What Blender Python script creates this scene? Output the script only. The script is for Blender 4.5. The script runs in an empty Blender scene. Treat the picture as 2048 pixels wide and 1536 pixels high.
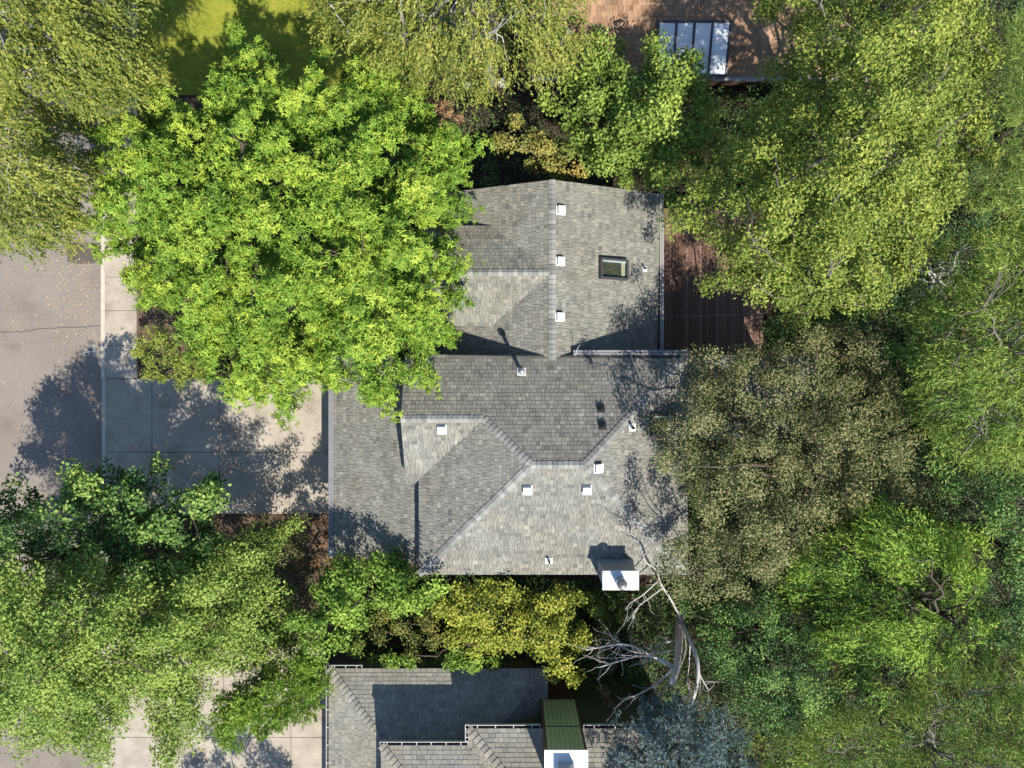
import bpy, math, random
import numpy as np
from mathutils import Vector, Matrix

SC = bpy.context.scene
COL = SC.collection
rng = np.random.default_rng(7)
random.seed(7)

# ------------------------------------------------------------------ camera
CAM_H, FPX = 30.0, 1409.0           # drone height (m), focal length in photo pixels (2048 wide)
cam = bpy.data.cameras.new('camera')
cam.sensor_width = 36.0
cam.lens = 36.0 * FPX / 2048.0
cam.clip_start = 0.5
cam.clip_end = 2000.0
cam_o = bpy.data.objects.new('camera', cam)
cam_o.location = (0, 0, CAM_H)
COL.objects.link(cam_o)
SC.camera = cam_o

# ------------------------------------------------------------------ light
SUN = Vector((0.35, -0.72, 1.0)).normalized()
world = bpy.data.worlds.new('World')
SC.world = world
world.use_nodes = True
wn = world.node_tree.nodes
sky = wn.new('ShaderNodeTexSky')
sky.sky_type = 'NISHITA'
sky.sun_disc = False
sky.sun_elevation = math.asin(SUN.z)
sky.sun_rotation = math.atan2(SUN.x, SUN.y)
sky.dust_density = 0.2
sky.ozone_density = 2.4
bg = wn['Background']
bg.inputs['Strength'].default_value = 0.13
world.node_tree.links.new(sky.outputs[0], bg.inputs['Color'])
sun = bpy.data.lights.new('sun', 'SUN')
sun.energy = 4.9
sun.angle = math.radians(0.53)
sun.color = (1.0, 0.945, 0.83)
sun_o = bpy.data.objects.new('sun', sun)
sun_o.rotation_euler = SUN.to_track_quat('Z', 'Y').to_euler()
sun_o.location = SUN * 60
COL.objects.link(sun_o)
SC.view_settings.view_transform = 'Standard'
SC.view_settings.look = 'None'
SC.view_settings.gamma = 1.0
SC.view_settings.exposure = 0.74
SC.cycles.use_denoising = True
SC.cycles.max_bounces = 6
SC.cycles.diffuse_bounces = 2
SC.cycles.transmission_bounces = 4
SC.cycles.transparent_max_bounces = 4

# ------------------------------------------------------------------ helpers
def P(px, py, z=0.0):
    """photo pixel seen at height z -> world point"""
    k = (CAM_H - z) / FPX
    return Vector(((px - 1024) * k, (768 - py) * k, z))

def tag(o, label=None, cat=None, group=None, kind=None):
    if label: o['label'] = label
    if cat: o['category'] = cat
    if group: o['group'] = group
    if kind: o['kind'] = kind
    return o

def empty(name, loc=(0, 0, 0)):
    o = bpy.data.objects.new(name, None)
    o.empty_display_size = 0.3
    o.location = loc
    COL.objects.link(o)
    return o

def link(name, me, parent=None, mw=None):
    o = bpy.data.objects.new(name, me)
    COL.objects.link(o)
    if parent is not None:
        o.parent = parent
        base = parent.matrix_basis      # parts keep world = basis, so this is the parent's world matrix
        o.matrix_parent_inverse = base.inverted()
    if mw is not None:
        o.matrix_basis = mw
    return o

def mesh_pd(name, verts, faces, mat, smooth=False):
    me = bpy.data.meshes.new(name)
    me.from_pydata([tuple(v) for v in verts], [], faces)
    if mat: me.materials.append(mat)
    if smooth: me.shade_smooth()
    me.update()
    return me

def mesh_quads(name, V, F, mat, tint=None):
    """fast mesh from numpy arrays; F (n,k) equal-sided faces; tint per face"""
    me = bpy.data.meshes.new(name)
    n, k = F.shape
    me.vertices.add(len(V))
    me.vertices.foreach_set('co', np.ascontiguousarray(V, dtype=np.float32).ravel())
    me.loops.add(n * k)
    me.loops.foreach_set('vertex_index', np.ascontiguousarray(F, dtype=np.int32).ravel())
    me.polygons.add(n)
    me.polygons.foreach_set('loop_start', np.arange(0, n * k, k, dtype=np.int32))
    me.polygons.foreach_set('loop_total', np.full(n, k, dtype=np.int32))
    if tint is not None:
        a = me.attributes.new('tint', 'FLOAT', 'FACE')
        a.data.foreach_set('value', np.ascontiguousarray(tint, dtype=np.float32))
    if mat: me.materials.append(mat)
    me.update(calc_edges=True)
    me.shade_flat()
    return me

class MB:
    """collects simple shapes into one mesh"""
    def __init__(s): s.v, s.f = [], []
    def add(s, v, f):
        b = len(s.v); s.v += [tuple(q) for q in v]; s.f += [tuple(i + b for i in q) for q in f]; return s
    def box(s, x0, x1, y0, y1, z0, z1, m=None):
        v = [Vector((x, y, z)) for z in (z0, z1) for (x, y) in ((x0, y0), (x1, y0), (x1, y1), (x0, y1))]
        if m is not None: v = [m @ q for q in v]
        return s.add(v, [(3, 2, 1, 0), (4, 5, 6, 7), (0, 1, 5, 4), (1, 2, 6, 5), (2, 3, 7, 6), (3, 0, 4, 7)])
    def prism(s, poly, thick, top=0.0):
        n = len(poly)
        up = [Vector(p) + Vector((0, 0, top)) for p in poly]
        dn = [p - Vector((0, 0, thick)) for p in up]
        return s.add(up + dn, [tuple(range(n)), tuple(range(2 * n - 1, n - 1, -1))] +
                     [(i, i + n, (i + 1) % n + n, (i + 1) % n) for i in range(n)])
    def tube(s, pts, rad, sides=7, cap=True):
        pts = [Vector(p) for p in pts]
        n = len(pts); rings = []
        for i, p in enumerate(pts):
            t = (pts[min(i + 1, n - 1)] - pts[max(i - 1, 0)])
            if t.length < 1e-6: t = Vector((0, 0, 1))
            t.normalize()
            a = t.cross(Vector((0.31, 0.87, 0.38)))
            if a.length < 0.05: a = t.cross(Vector((1, 0, 0)))
            a.normalize(); b = t.cross(a)
            rings.append([p + (a * math.cos(2 * math.pi * k / sides) + b * math.sin(2 * math.pi * k / sides)) * rad[i] for k in range(sides)])
        v = [q for r in rings for q in r]; f = []
        for i in range(n - 1):
            for k in range(sides):
                k2 = (k + 1) % sides
                f.append((i * sides + k, i * sides + k2, (i + 1) * sides + k2, (i + 1) * sides + k))
        if cap:
            f.append(tuple(range(sides - 1, -1, -1))); f.append(tuple((n - 1) * sides + k for k in range(sides)))
        return s.add(v, f)
    def lathe(s, prof, m=None, sides=16):
        v = []; n = len(prof)
        for (r, z) in prof:
            for k in range(sides):
                a = 2 * math.pi * k / sides
                q = Vector((r * math.cos(a), r * math.sin(a), z))
                v.append(m @ q if m is not None else q)
        f = [(i * sides + k, i * sides + (k + 1) % sides, (i + 1) * sides + (k + 1) % sides, (i + 1) * sides + k) for i in range(n - 1) for k in range(sides)]
        f.append(tuple(range(sides - 1, -1, -1))); f.append(tuple((n - 1) * sides + k for k in range(sides)))
        return s.add(v, f)
    def build(s, name, mat, parent=None, smooth=False):
        return link(name, mesh_pd(name, s.v, s.f, mat, smooth), parent)

# ------------------------------------------------------------------ materials
def base_mat(name, rough=0.8, spec=0.3):
    m = bpy.data.materials.new(name); m.use_nodes = True
    b = m.node_tree.nodes['Principled BSDF']
    b.inputs['Roughness'].default_value = rough
    b.inputs['Specular IOR Level'].default_value = spec
    return m, m.node_tree.nodes, m.node_tree.links, b

def ramp(nt, stops):
    r = nt.new('ShaderNodeValToRGB')
    e = r.color_ramp.elements
    while len(e) < len(stops): e.new(0.5)
    for q, (p, c) in zip(e, stops):
        q.position = p; q.color = (*c, 1)
    return r

def noise(nt, lk, scale, detail=4, rough=0.6, vec=None):
    n = nt.new('ShaderNodeTexNoise')
    n.inputs['Scale'].default_value = scale; n.inputs['Detail'].default_value = detail; n.inputs['Roughness'].default_value = rough
    if vec is None:
        g = nt.new('ShaderNodeNewGeometry'); vec = g.outputs['Position']
    lk.new(vec, n.inputs['Vector'])
    return n

def mix(nt, lk, a, b, fac, mode='MIX'):
    m = nt.new('ShaderNodeMix'); m.data_type = 'RGBA'; m.blend_type = mode
    for sock, val in ((m.inputs['Factor'], fac), (m.inputs[6], a), (m.inputs[7], b)):
        if isinstance(val, (int, float)): sock.default_value = val
        elif isinstance(val, tuple): sock.default_value = (*val, 1)
        else: lk.new(val, sock)
    return m.outputs[2]

def bump(nt, lk, b, height, strength=0.3, dist=0.02):
    q = nt.new('ShaderNodeBump'); q.inputs['Strength'].default_value = strength; q.inputs['Distance'].default_value = dist
    lk.new(height, q.inputs['Height']); lk.new(q.outputs[0], b.inputs['Normal'])

def mat_noise(name, c0, c1, scale=3.0, fine=40.0, rough=0.85, spec=0.25, bmp=0.2, fine_amt=0.25, metallic=0.0):
    m, nt, lk, b = base_mat(name, rough, spec)
    n1 = noise(nt, lk, scale, 5); n2 = noise(nt, lk, fine, 3, 0.7)
    r = ramp(nt, [(0.3, c0), (0.7, c1)]); lk.new(n1.outputs[0], r.inputs[0])
    r2 = ramp(nt, [(0.25, (0.45,) * 3), (0.75, (1.0,) * 3)]); lk.new(n2.outputs[0], r2.inputs[0])
    c = mix(nt, lk, r.outputs[0], r2.outputs[0], fine_amt * 2 if fine_amt < .5 else 1.0, 'MULTIPLY')
    lk.new(c, b.inputs['Base Color'])
    b.inputs['Metallic'].default_value = metallic
    if bmp: bump(nt, lk, b, n2.outputs[0], bmp)
    return m

def mat_tint(name, stops, rough=0.85, blotch=None, fine=60.0):
    """colour from the per-piece attribute 'tint' with fine grain; optional wide stain colour"""
    m, nt, lk, b = base_mat(name, rough, 0.2)
    a = nt.new('ShaderNodeAttribute'); a.attribute_name = 'tint'
    r = ramp(nt, stops); lk.new(a.outputs['Fac'], r.inputs[0])
    n2 = noise(nt, lk, fine, 3, 0.75)
    r2 = ramp(nt, [(0.3, (0.66,) * 3), (0.7, (1.12,) * 3)]); lk.new(n2.outputs[0], r2.inputs[0])
    c = mix(nt, lk, r.outputs[0], r2.outputs[0], 0.8, 'MULTIPLY')
    if blotch:
        n3 = noise(nt, lk, 0.55, 4, 0.6)
        r3 = ramp(nt, [(0.38, (1, 1, 1)), (0.68, blotch)]); lk.new(n3.outputs[0], r3.inputs[0])
        c = mix(nt, lk, c, r3.outputs[0], 1.0, 'MULTIPLY')
        n4 = noise(nt, lk, 1.9, 5, 0.7)
        r4 = ramp(nt, [(0.35, (0.80, 0.82, 0.80)), (0.62, (1.04, 1.03, 1.0))]); lk.new(n4.outputs[0], r4.inputs[0])
        c = mix(nt, lk, c, r4.outputs[0], 0.9, 'MULTIPLY')
    lk.new(c, b.inputs['Base Color'])
    bump(nt, lk, b, n2.outputs[0], 0.25, 0.01)
    return m

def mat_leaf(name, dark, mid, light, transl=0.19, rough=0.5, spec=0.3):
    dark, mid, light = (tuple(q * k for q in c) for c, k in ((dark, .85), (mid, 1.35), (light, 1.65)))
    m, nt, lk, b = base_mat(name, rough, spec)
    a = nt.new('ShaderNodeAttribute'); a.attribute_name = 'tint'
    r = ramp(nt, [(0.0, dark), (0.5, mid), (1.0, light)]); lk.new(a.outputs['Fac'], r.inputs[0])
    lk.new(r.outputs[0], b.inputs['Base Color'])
    t = nt.new('ShaderNodeBsdfTranslucent')
    c = mix(nt, lk, r.outputs[0], (1.25, 1.15, 0.55), 1.0, 'MULTIPLY'); lk.new(c, t.inputs['Color'])
    ms = nt.new('ShaderNodeMixShader'); ms.inputs[0].default_value = transl
    lk.new(b.outputs[0], ms.inputs[1]); lk.new(t.outputs[0], ms.inputs[2])
    lk.new(ms.outputs[0], nt['Material Output'].inputs['Surface'])
    return m

def mat_plain(name, c, rough=0.5, spec=0.4, metallic=0.0):
    return mat_noise(name, tuple(q * 0.86 for q in c), c, 4.0, 50.0, rough, spec, 0.05, 0.1, metallic)

M = {}
M['soil'] = mat_noise('soil', (0.034, 0.026, 0.019), (0.08, 0.058, 0.042), 1.3, 22.0, 0.95, 0.1, 0.6, 0.45)
M['mulch'] = mat_noise('mulch', (0.09, 0.058, 0.04), (0.20, 0.14, 0.10), 2.5, 28.0, 0.95, 0.1, 0.6, 0.45)
M['deck_shingle'] = mat_noise('roof_underlay', (0.05, 0.05, 0.05), (0.08, 0.08, 0.078), 3, 60)
M['shingle'] = mat_tint('shingle_grey', [(0.0, (0.135, 0.134, 0.123)), (0.4, (0.208, 0.206, 0.187)), (0.75, (0.262, 0.258, 0.232)), (1.0, (0.33, 0.322, 0.287))], blotch=(0.98, 0.93, 0.90))
M['cap'] = mat_tint('ridge_cap_grey', [(0.0, (0.15, 0.149, 0.14)), (0.5, (0.225, 0.223, 0.207)), (1.0, (0.31, 0.305, 0.28))])
M['shingle2'] = mat_tint('shingle_pale_grey', [(0.0, (0.20, 0.195, 0.18)), (0.5, (0.29, 0.28, 0.25)), (1.0, (0.36, 0.345, 0.305))], blotch=(0.95, 0.88, 0.82))
M['shake'] = mat_tint('shake_brown', [(0.0, (0.20, 0.12, 0.075)), (0.5, (0.33, 0.205, 0.13)), (1.0, (0.43, 0.29, 0.19))], blotch=(0.9, 0.82, 0.78))
M['gutter'] = mat_plain('gutter_lavender_grey', (0.22, 0.215, 0.23), 0.6)
M['gutter_pale'] = mat_plain('gutter_pale', (0.33, 0.31, 0.30), 0.6)
M['white_gutter'] = mat_plain('gutter_white', (0.47, 0.46, 0.44), 0.5)
M['white'] = mat_plain('white_metal', (0.80, 0.80, 0.78), 0.4)
M['white_reflections'] = mat_noise('white_metal_blue_reflections', (0.30, 0.38, 0.48), (0.80, 0.81, 0.82), 2.6, 30, 0.3, 0.5, 0.05, 0.1)  # blue mottling paints the metal's reflections into its white
M['white_reflections2'] = mat_noise('white_metal_dusty', (0.62, 0.63, 0.62), (0.78, 0.78, 0.76), 1.2, 24, 0.4, 0.4, 0.05, 0.14)
M['galv'] = mat_plain('galvanised_metal', (0.42, 0.44, 0.47), 0.35, 0.5, 0.5)
M['black'] = mat_plain('black_plastic', (0.02, 0.02, 0.022), 0.5)
M['dark_metal'] = mat_plain('dark_metal', (0.055, 0.055, 0.065), 0.4)
M['wall'] = mat_noise('wall_paint', (0.26, 0.25, 0.22), (0.31, 0.30, 0.27), 2, 40)
M['chim'] = mat_plain('chimney_siding', (0.34, 0.34, 0.31), 0.7)
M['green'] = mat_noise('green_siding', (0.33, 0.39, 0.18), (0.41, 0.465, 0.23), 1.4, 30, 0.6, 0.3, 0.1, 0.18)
M['green_wall'] = mat_noise('green_wall_dark', (0.075, 0.095, 0.045), (0.105, 0.13, 0.06), 1.4, 30, 0.7, 0.3, 0.1, 0.18)
M['brown_trim'] = mat_plain('brown_trim', (0.10, 0.062, 0.04), 0.6)
M['cream'] = mat_plain('cream_paint', (0.60, 0.55, 0.38), 0.6)
M['olive'] = mat_noise('olive_shaft_floor', (0.05, 0.05, 0.03), (0.11, 0.11, 0.06), 4, 30)
M['concrete'] = mat_noise('concrete', (0.34, 0.295, 0.24), (0.455, 0.40, 0.33), 0.9, 26.0, 0.9, 0.2, 0.1, 0.22)
M['concrete_kerb'] = mat_noise('concrete_kerb', (0.44, 0.40, 0.33), (0.52, 0.47, 0.39), 2.0, 26.0, 0.9, 0.2, 0.1, 0.2)
M['bark'] = mat_noise('bark_brown', (0.07, 0.052, 0.04), (0.15, 0.12, 0.10), 3.0, 22, 0.95, 0.1, 0.7, 0.4)
M['bark_grey'] = mat_noise('bark_grey', (0.14, 0.12, 0.10), (0.26, 0.235, 0.21), 3.0, 18, 0.95, 0.1, 0.7, 0.4)
M['birch'] = mat_noise('bark_birch', (0.22, 0.20, 0.18), (0.55, 0.52, 0.48), 2.2, 9, 0.8, 0.2, 0.4, 0.4)
M['dead'] = mat_noise('bark_dead', (0.38, 0.34, 0.31), (0.62, 0.58, 0.54), 2.0, 12, 0.85, 0.2, 0.4, 0.3)
M['stone'] = mat_noise('stone', (0.30, 0.28, 0.25), (0.55, 0.53, 0.49), 3, 20, 0.9, 0.2, 0.5, 0.3)
M['paint'] = mat_noise('road_paint', (0.62, 0.62, 0.62), (0.8, 0.8, 0.8), 5, 50, 0.8, 0.2, 0.1, 0.3)
M['tar'] = mat_plain('crack_tar', (0.07, 0.06, 0.055), 0.9)

def asphalt_mat(name, c0, c1, c2):
    m, nt, lk, b = base_mat(name, 0.92, 0.2)
    n1 = noise(nt, lk, 0.35, 5, 0.6); r = ramp(nt, [(0.3, c0), (0.7, c1)]); lk.new(n1.outputs[0], r.inputs[0])
    v = nt.new('ShaderNodeTexVoronoi'); v.inputs['Scale'].default_value = 38
    g = nt.new('ShaderNodeNewGeometry'); lk.new(g.outputs['Position'], v.inputs['Vector'])
    r2 = ramp(nt, [(0.0, (0.74,) * 3), (1.0, (1.14,) * 3)])
    lk.new(v.outputs['Color'], r2.inputs[0])
    c = mix(nt, lk, r.outputs[0], r2.outputs[0], 0.9, 'MULTIPLY')
    n3 = noise(nt, lk, 1.4, 6, 0.7); r3 = ramp(nt, [(0.52, (0, 0, 0)), (0.75, (1, 1, 1))]); lk.new(n3.outputs[0], r3.inputs[0])
    c2_ = mix(nt, lk, c, c2, r3.outputs[0])
    c = mix(nt, lk, c, c2_, 0.35)
    lk.new(c, b.inputs['Base Color']); bump(nt, lk, b, v.outputs['Distance'], 0.25, 0.01)
    return m
M['asphalt'] = asphalt_mat('asphalt', (0.195, 0.167, 0.145), (0.24, 0.207, 0.18), (0.26, 0.19, 0.13))
M['asphalt_patch'] = asphalt_mat('asphalt_patch', (0.085, 0.07, 0.06), (0.11, 0.092, 0.08), (0.12, 0.09, 0.07))

def stain(m, lo, scale, thr):
    nt, lk = m.node_tree.nodes, m.node_tree.links
    b = nt['Principled BSDF']; src = b.inputs['Base Color'].links[0].from_socket
    n = noise(nt, lk, scale, 6, 0.72); rr = ramp(nt, [(thr, (1, 1, 1)), (thr + .22, lo)]); lk.new(n.outputs[0], rr.inputs[0])
    lk.new(mix(nt, lk, src, rr.outputs[0], 1.0, 'MULTIPLY'), b.inputs['Base Color'])
stain(M['concrete'], (0.66, 0.63, 0.60), 0.8, 0.50)
stain(M['concrete'], (0.70, 0.69, 0.68), 3.5, 0.56)
stain(M['asphalt'], (0.80, 0.78, 0.76), 0.5, 0.50)
stain(M['shingle'], (0.78, 0.80, 0.78), 1.1, 0.54)
stain(M['white'], (0.75, 0.74, 0.72), 5.0, 0.5)
def plank_mat():
    m, nt, lk, b = base_mat('deck_stain_red', 0.7, 0.25)
    a = nt.new('ShaderNodeAttribute'); a.attribute_name = 'tint'
    r = ramp(nt, [(0.0, (0.14, 0.078, 0.054)), (0.5, (0.185, 0.105, 0.075)), (1.0, (0.23, 0.14, 0.105))]); lk.new(a.outputs['Fac'], r.inputs[0])
    tc = nt.new('ShaderNodeNewGeometry'); mp = nt.new('ShaderNodeMapping'); mp.inputs['Scale'].default_value = (24, 1.6, 10)
    lk.new(tc.outputs['Position'], mp.inputs['Vector']); n = noise(nt, lk, 2.0, 5, 0.7, mp.outputs[0])
    r2 = ramp(nt, [(0.3, (0.7,) * 3), (0.7, (1.1,) * 3)]); lk.new(n.outputs[0], r2.inputs[0])
    lk.new(mix(nt, lk, r.outputs[0], r2.outputs[0], 0.9, 'MULTIPLY'), b.inputs['Base Color'])
    return m
M['plank'] = plank_mat()

def lawn_mat():
    m, nt, lk, b = base_mat('lawn', 0.95, 0.1)
    n1 = noise(nt, lk, 0.9, 5, 0.6); r = ramp(nt, [(0.3, (0.19, 0.22, 0.03)), (0.55, (0.27, 0.285, 0.04)), (0.75, (0.33, 0.29, 0.07))]); lk.new(n1.outputs[0], r.inputs[0])
    n2 = noise(nt, lk, 30, 3, 0.7); r2 = ramp(nt, [(0.3, (0.6,) * 3), (0.7, (1.15,) * 3)]); lk.new(n2.outputs[0], r2.inputs[0])
    lk.new(mix(nt, lk, r.outputs[0], r2.outputs[0], 0.8, 'MULTIPLY'), b.inputs['Base Color']); bump(nt, lk, b, n2.outputs[0], 0.5, 0.03)
    return m
M['lawn'] = lawn_mat()

def glass_mat():
    m, nt, lk, b = base_mat('skylight_glass', 0.05, 0.5)
    b.inputs['Base Color'].default_value = (0.85, 0.88, 0.88, 1)
    tr = nt.new('ShaderNodeBsdfTransparent'); tr.inputs['Color'].default_value = (0.9, 0.93, 0.93, 1)
    gl = nt.new('ShaderNodeBsdfGlossy'); gl.inputs['Roughness'].default_value = 0.04
    ms = nt.new('ShaderNodeMixShader'); ms.inputs[0].default_value = 0.10
    lk.new(tr.outputs[0], ms.inputs[1]); lk.new(gl.outputs[0], ms.inputs[2]); lk.new(ms.outputs[0], nt['Material Output'].inputs['Surface'])
    return m
M['glass'] = glass_mat()
M['poly'] = mat_noise('translucent_glazing', (0.66, 0.68, 0.70), (0.86, 0.86, 0.86), 1.1, 40, 0.55, 0.3, 0.0, 0.05)

L = {}
L['bright'] = mat_leaf('leaf_bright_green', (0.06, 0.125, 0.014), (0.125, 0.215, 0.024), (0.235, 0.295, 0.038))
L['birch'] = mat_leaf('leaf_birch', (0.075, 0.105, 0.018), (0.14, 0.165, 0.03), (0.22, 0.21, 0.045))
L['birch2'] = mat_leaf('leaf_birch_green', (0.06, 0.09, 0.015), (0.115, 0.145, 0.024), (0.19, 0.19, 0.034))
L['mid'] = mat_leaf('leaf_mid_green', (0.05, 0.095, 0.016), (0.125, 0.185, 0.03), (0.21, 0.265, 0.048))
L['olive'] = mat_leaf('leaf_olive_yellow', (0.055, 0.095, 0.015), (0.125, 0.17, 0.026), (0.22, 0.245, 0.042))
L['brown'] = mat_leaf('leaf_brown_olive', (0.05, 0.062, 0.024), (0.112, 0.122, 0.046), (0.195, 0.182, 0.076))
L['dark'] = mat_leaf('leaf_dark_green', (0.018, 0.042, 0.012), (0.038, 0.075, 0.02), (0.095, 0.145, 0.036))
L['maple'] = mat_leaf('leaf_deep_green', (0.025, 0.065, 0.02), (0.06, 0.125, 0.03), (0.17, 0.235, 0.05))
L['lime'] = mat_leaf('leaf_lime', (0.04, 0.09, 0.014), (0.105, 0.18, 0.024), (0.19, 0.265, 0.038))
L['spray'] = mat_leaf('leaf_spray_green', (0.05, 0.095, 0.018), (0.105, 0.165, 0.03), (0.18, 0.235, 0.045))
L['willow'] = mat_leaf('leaf_willow', (0.05, 0.10, 0.016), (0.12, 0.185, 0.03), (0.215, 0.26, 0.05))
L['yellow'] = mat_leaf('leaf_yellow', (0.10, 0.135, 0.02), (0.195, 0.22, 0.028), (0.31, 0.305, 0.045))
L['orange'] = mat_leaf('leaf_turning_orange', (0.085, 0.125, 0.026), (0.18, 0.185, 0.042), (0.31, 0.22, 0.062))
L['rust'] = mat_leaf('leaf_rusty', (0.10, 0.05, 0.025), (0.20, 0.115, 0.06), (0.32, 0.21, 0.12))
L['pine'] = mat_leaf('needle_fresh_green', (0.065, 0.115, 0.022), (0.14, 0.20, 0.038), (0.215, 0.265, 0.058), 0.2)
L['spruce'] = mat_leaf('needle_blue_green', (0.04, 0.062, 0.062), (0.085, 0.118, 0.118), (0.155, 0.195, 0.195), 0.1)

# ------------------------------------------------------------------ ground, road, pavement
def sheet(name, x0, x1, y0, y1, z, mat, n=1):
    o = link(name, mesh_pd(name, [(x0, y0, z), (x1, y0, z), (x1, y1, z), (x0, y1, z)], [(0, 1, 2, 3)], mat))
    return tag(o, kind='structure')
sheet('ground', -400, 400, -400, 400, -0.03, M['soil'])
XR = P(205, 0).x
sheet('road', XR - 9.0, XR, -200, 200, 0.0, M['asphalt'])
lx0, lx1 = P(270, 0).x, P(850, 0).x
lawn = sheet('lawn', lx0, lx1, P(0, 190).y, 40, 0.01, M['lawn'])
sheet('planting_bed', P(410, 0).x, P(665, 0).x, P(0, 1290).y, P(0, 1026).y, -0.012, M['mulch'])
sheet('verge', P(276, 0).x, P(420, 0).x, P(0, 757).y, P(0, 560).y, -0.014, M['mulch'])

XS0, XS1 = P(213.5, 0).x, P(276, 0).x
kerb = tag(empty('kerb', (XR, 0, 0)), kind='structure')
ky = [P(0, 300).y]
y = ky[0]
drops = [(P(0, 1040).y, P(0, 745).y), (P(0, 1545).y, P(0, 1290).y)]
yy = 14.5; k = 0
while yy > -18.0:
    y1 = yy - 2.85
    mid = (yy + y1) / 2
    low = any(a < mid < b for a, b in drops)
    h = 0.045 if low else 0.125
    MB().box(XR, XS0 - 0.006, y1 + 0.008, yy, -0.03, h).build('kerb_stone', M['concrete_kerb'], kerb)
    yy = y1
walk = tag(empty('pavement', (XS0, 0, 0)), kind='structure')
ys = [P(0, v).y for v in (-20, 48, 116, 184, 251, 319, 387, 488, 555, 622, 691, 757)]
for a, b in zip(ys[:-1], ys[1:]):
    MB().box(XS0, XS1, b + 0.012, a - 0.006, -0.03, 0.115).build('paving_slab', M['concrete'], walk)
for a, b in zip(*[[P(0, v).y for v in q] for q in ((1042, 1110, 1178, 1246), (1110, 1178, 1246, 1292))]):
    MB().box(XS0, XS1, b + 0.012, a - 0.006, -0.03, 0.115).build('paving_slab', M['concrete'], walk)

def driveway(name, cols, rows):
    d = tag(empty(name, P((cols[0] + cols[-1]) / 2, rows[0])), kind='structure')
    for r0, r1 in zip(rows[:-1], rows[1:]):
        for c0, c1 in zip(cols[:-1], cols[1:]):
            a, b = P(c0, r1), P(c1, r0)
            g = 0.011
            x0, x1, y0, y1 = a.x + g, b.x - g, a.y + g, b.y - g
            h0 = 0.05 if c0 < 220 else 0.085
            MB().add([(x0, y0, -.03), (x1, y0, -.03), (x1, y1, -.03), (x0, y1, -.03),
                      (x0, y0, h0), (x1, y0, 0.09), (x1, y1, 0.09), (x0, y1, h0)],
                     [(3, 2, 1, 0), (4, 5, 6, 7), (0, 1, 5, 4), (1, 2, 6, 5), (2, 3, 7, 6), (3, 0, 4, 7)]).build('driveway_slab', M['concrete'], d)
driveway('driveway', (213.5, 306, 440, 581, 742), (757, 904, 1027))
driveway('neighbour_driveway', (213.5, 312, 449, 583, 652), (1292, 1473, 1640))

# crack, patch and sprayed marks on the road
def ribbon(pts, w, z):
    v, f = [], []
    for i, (x, y) in enumerate(pts):
        a = pts[max(i - 1, 0)]; b = pts[min(i + 1, len(pts) - 1)]
        d = Vector((b[0] - a[0], b[1] - a[1])); d.normalize()
        nrm = Vector((-d.y, d.x)) * w * 0.5
        v += [(x + nrm.x, y + nrm.y, z), (x - nrm.x, y - nrm.y, z)]
        if i: f.append((2 * i - 2, 2 * i - 1, 2 * i + 1, 2 * i))
    return v, f
pts = []
for i in range(50):
    t = i / 49
    px = -40 + 244 * t
    py = 663 - 14 * max(0, (t - 0.35)) / 0.65 + 1.8 * math.sin(9 * t) + random.uniform(-1.3, 1.3)
    q = P(px, py); pts.append((q.x, q.y))
mb = MB(); mb.add(*ribbon(pts, 0.028, 0.004)); tag(mb.build('road_crack', M['tar']), kind='structure')
q0, q1 = P(135, 526), P(197, 486)
tag(link('road_patch', mesh_pd('road_patch', [(q0.x, q0.y + .05, .004), (q0.x + .5, q0.y - .04, .004), (q1.x, q0.y, .004), (q1.x + .1, q1.y, .004), (q0.x + .02, q1.y, .004)], [(0, 1, 2, 3, 4)], M['asphalt_patch'])), kind='structure')
marks = MB()
def stroke(pix, w=0.028):
    marks.add(*ribbon([(P(a, b).x, P(a, b).y) for a, b in pix], w, 0.005))
for cx in (170.6, 176.0):
    stroke([(cx + 2.9 * math.cos(t), 707.5 + 3.3 * math.sin(t)) for t in np.linspace(0, 2 * math.pi, 14)], 0.026)
stroke([(175.5, 703), (182, 703.2), (193, 703.8)])
stroke([(169.5, 698.4), (175.5, 698)]); stroke([(169.5, 701.6), (173, 701.4)])
stroke([(176, 693), (180, 698), (182, 690), (185, 698), (184, 692), (188, 696), (190, 692), (187, 690), (183, 695), (189, 699)])
tag(marks.build('sprayed_mark', M['paint']), 'white sprayed survey figure eight and scribble on the road', 'road marking')

# ------------------------------------------------------------------ roofs
class Plane:
    def __init__(s, poly):
        s.poly = [Vector(p) for p in poly]
        n = Vector((0, 0, 0))
        for i in range(len(s.poly)):
            n += s.poly[i].cross(s.poly[(i + 1) % len(s.poly)])
        n.normalize()
        if n.z < 0: n = -n
        s.n = n
        s.u = Vector((0, 0, 1)).cross(n).normalized()
        s.v = n.cross(s.u).normalized()
        s.o = s.poly[0]
    def uv(s, p):
        d = p - s.o
        return d.dot(s.u), d.dot(s.v)
    def at(s, u, v, h=0.0): return s.o + s.u * u + s.v * v + s.n * h
    def hit(s, px, py, h=0.0):
        c = Vector((0, 0, CAM_H)); d = Vector(((px - 1024) / FPX, (768 - py) / FPX, -1))
        o = s.o + s.n * h
        t = (o - c).dot(s.n) / d.dot(s.n)
        return c + d * t
    def frame(s, p):
        return Matrix.Translation(p) @ Matrix((s.u, s.v, s.n)).transposed().to_4x4()

def spans(poly, v):
    xs = []
    n = len(poly)
    for i in range(n):
        (u0, v0), (u1, v1) = poly[i], poly[(i + 1) % n]
        if (v0 <= v < v1) or (v1 <= v < v0):
            xs.append(u0 + (u1 - u0) * (v - v0) / (v1 - v0))
    xs.sort()
    return list(zip(xs[0::2], xs[1::2]))

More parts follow.
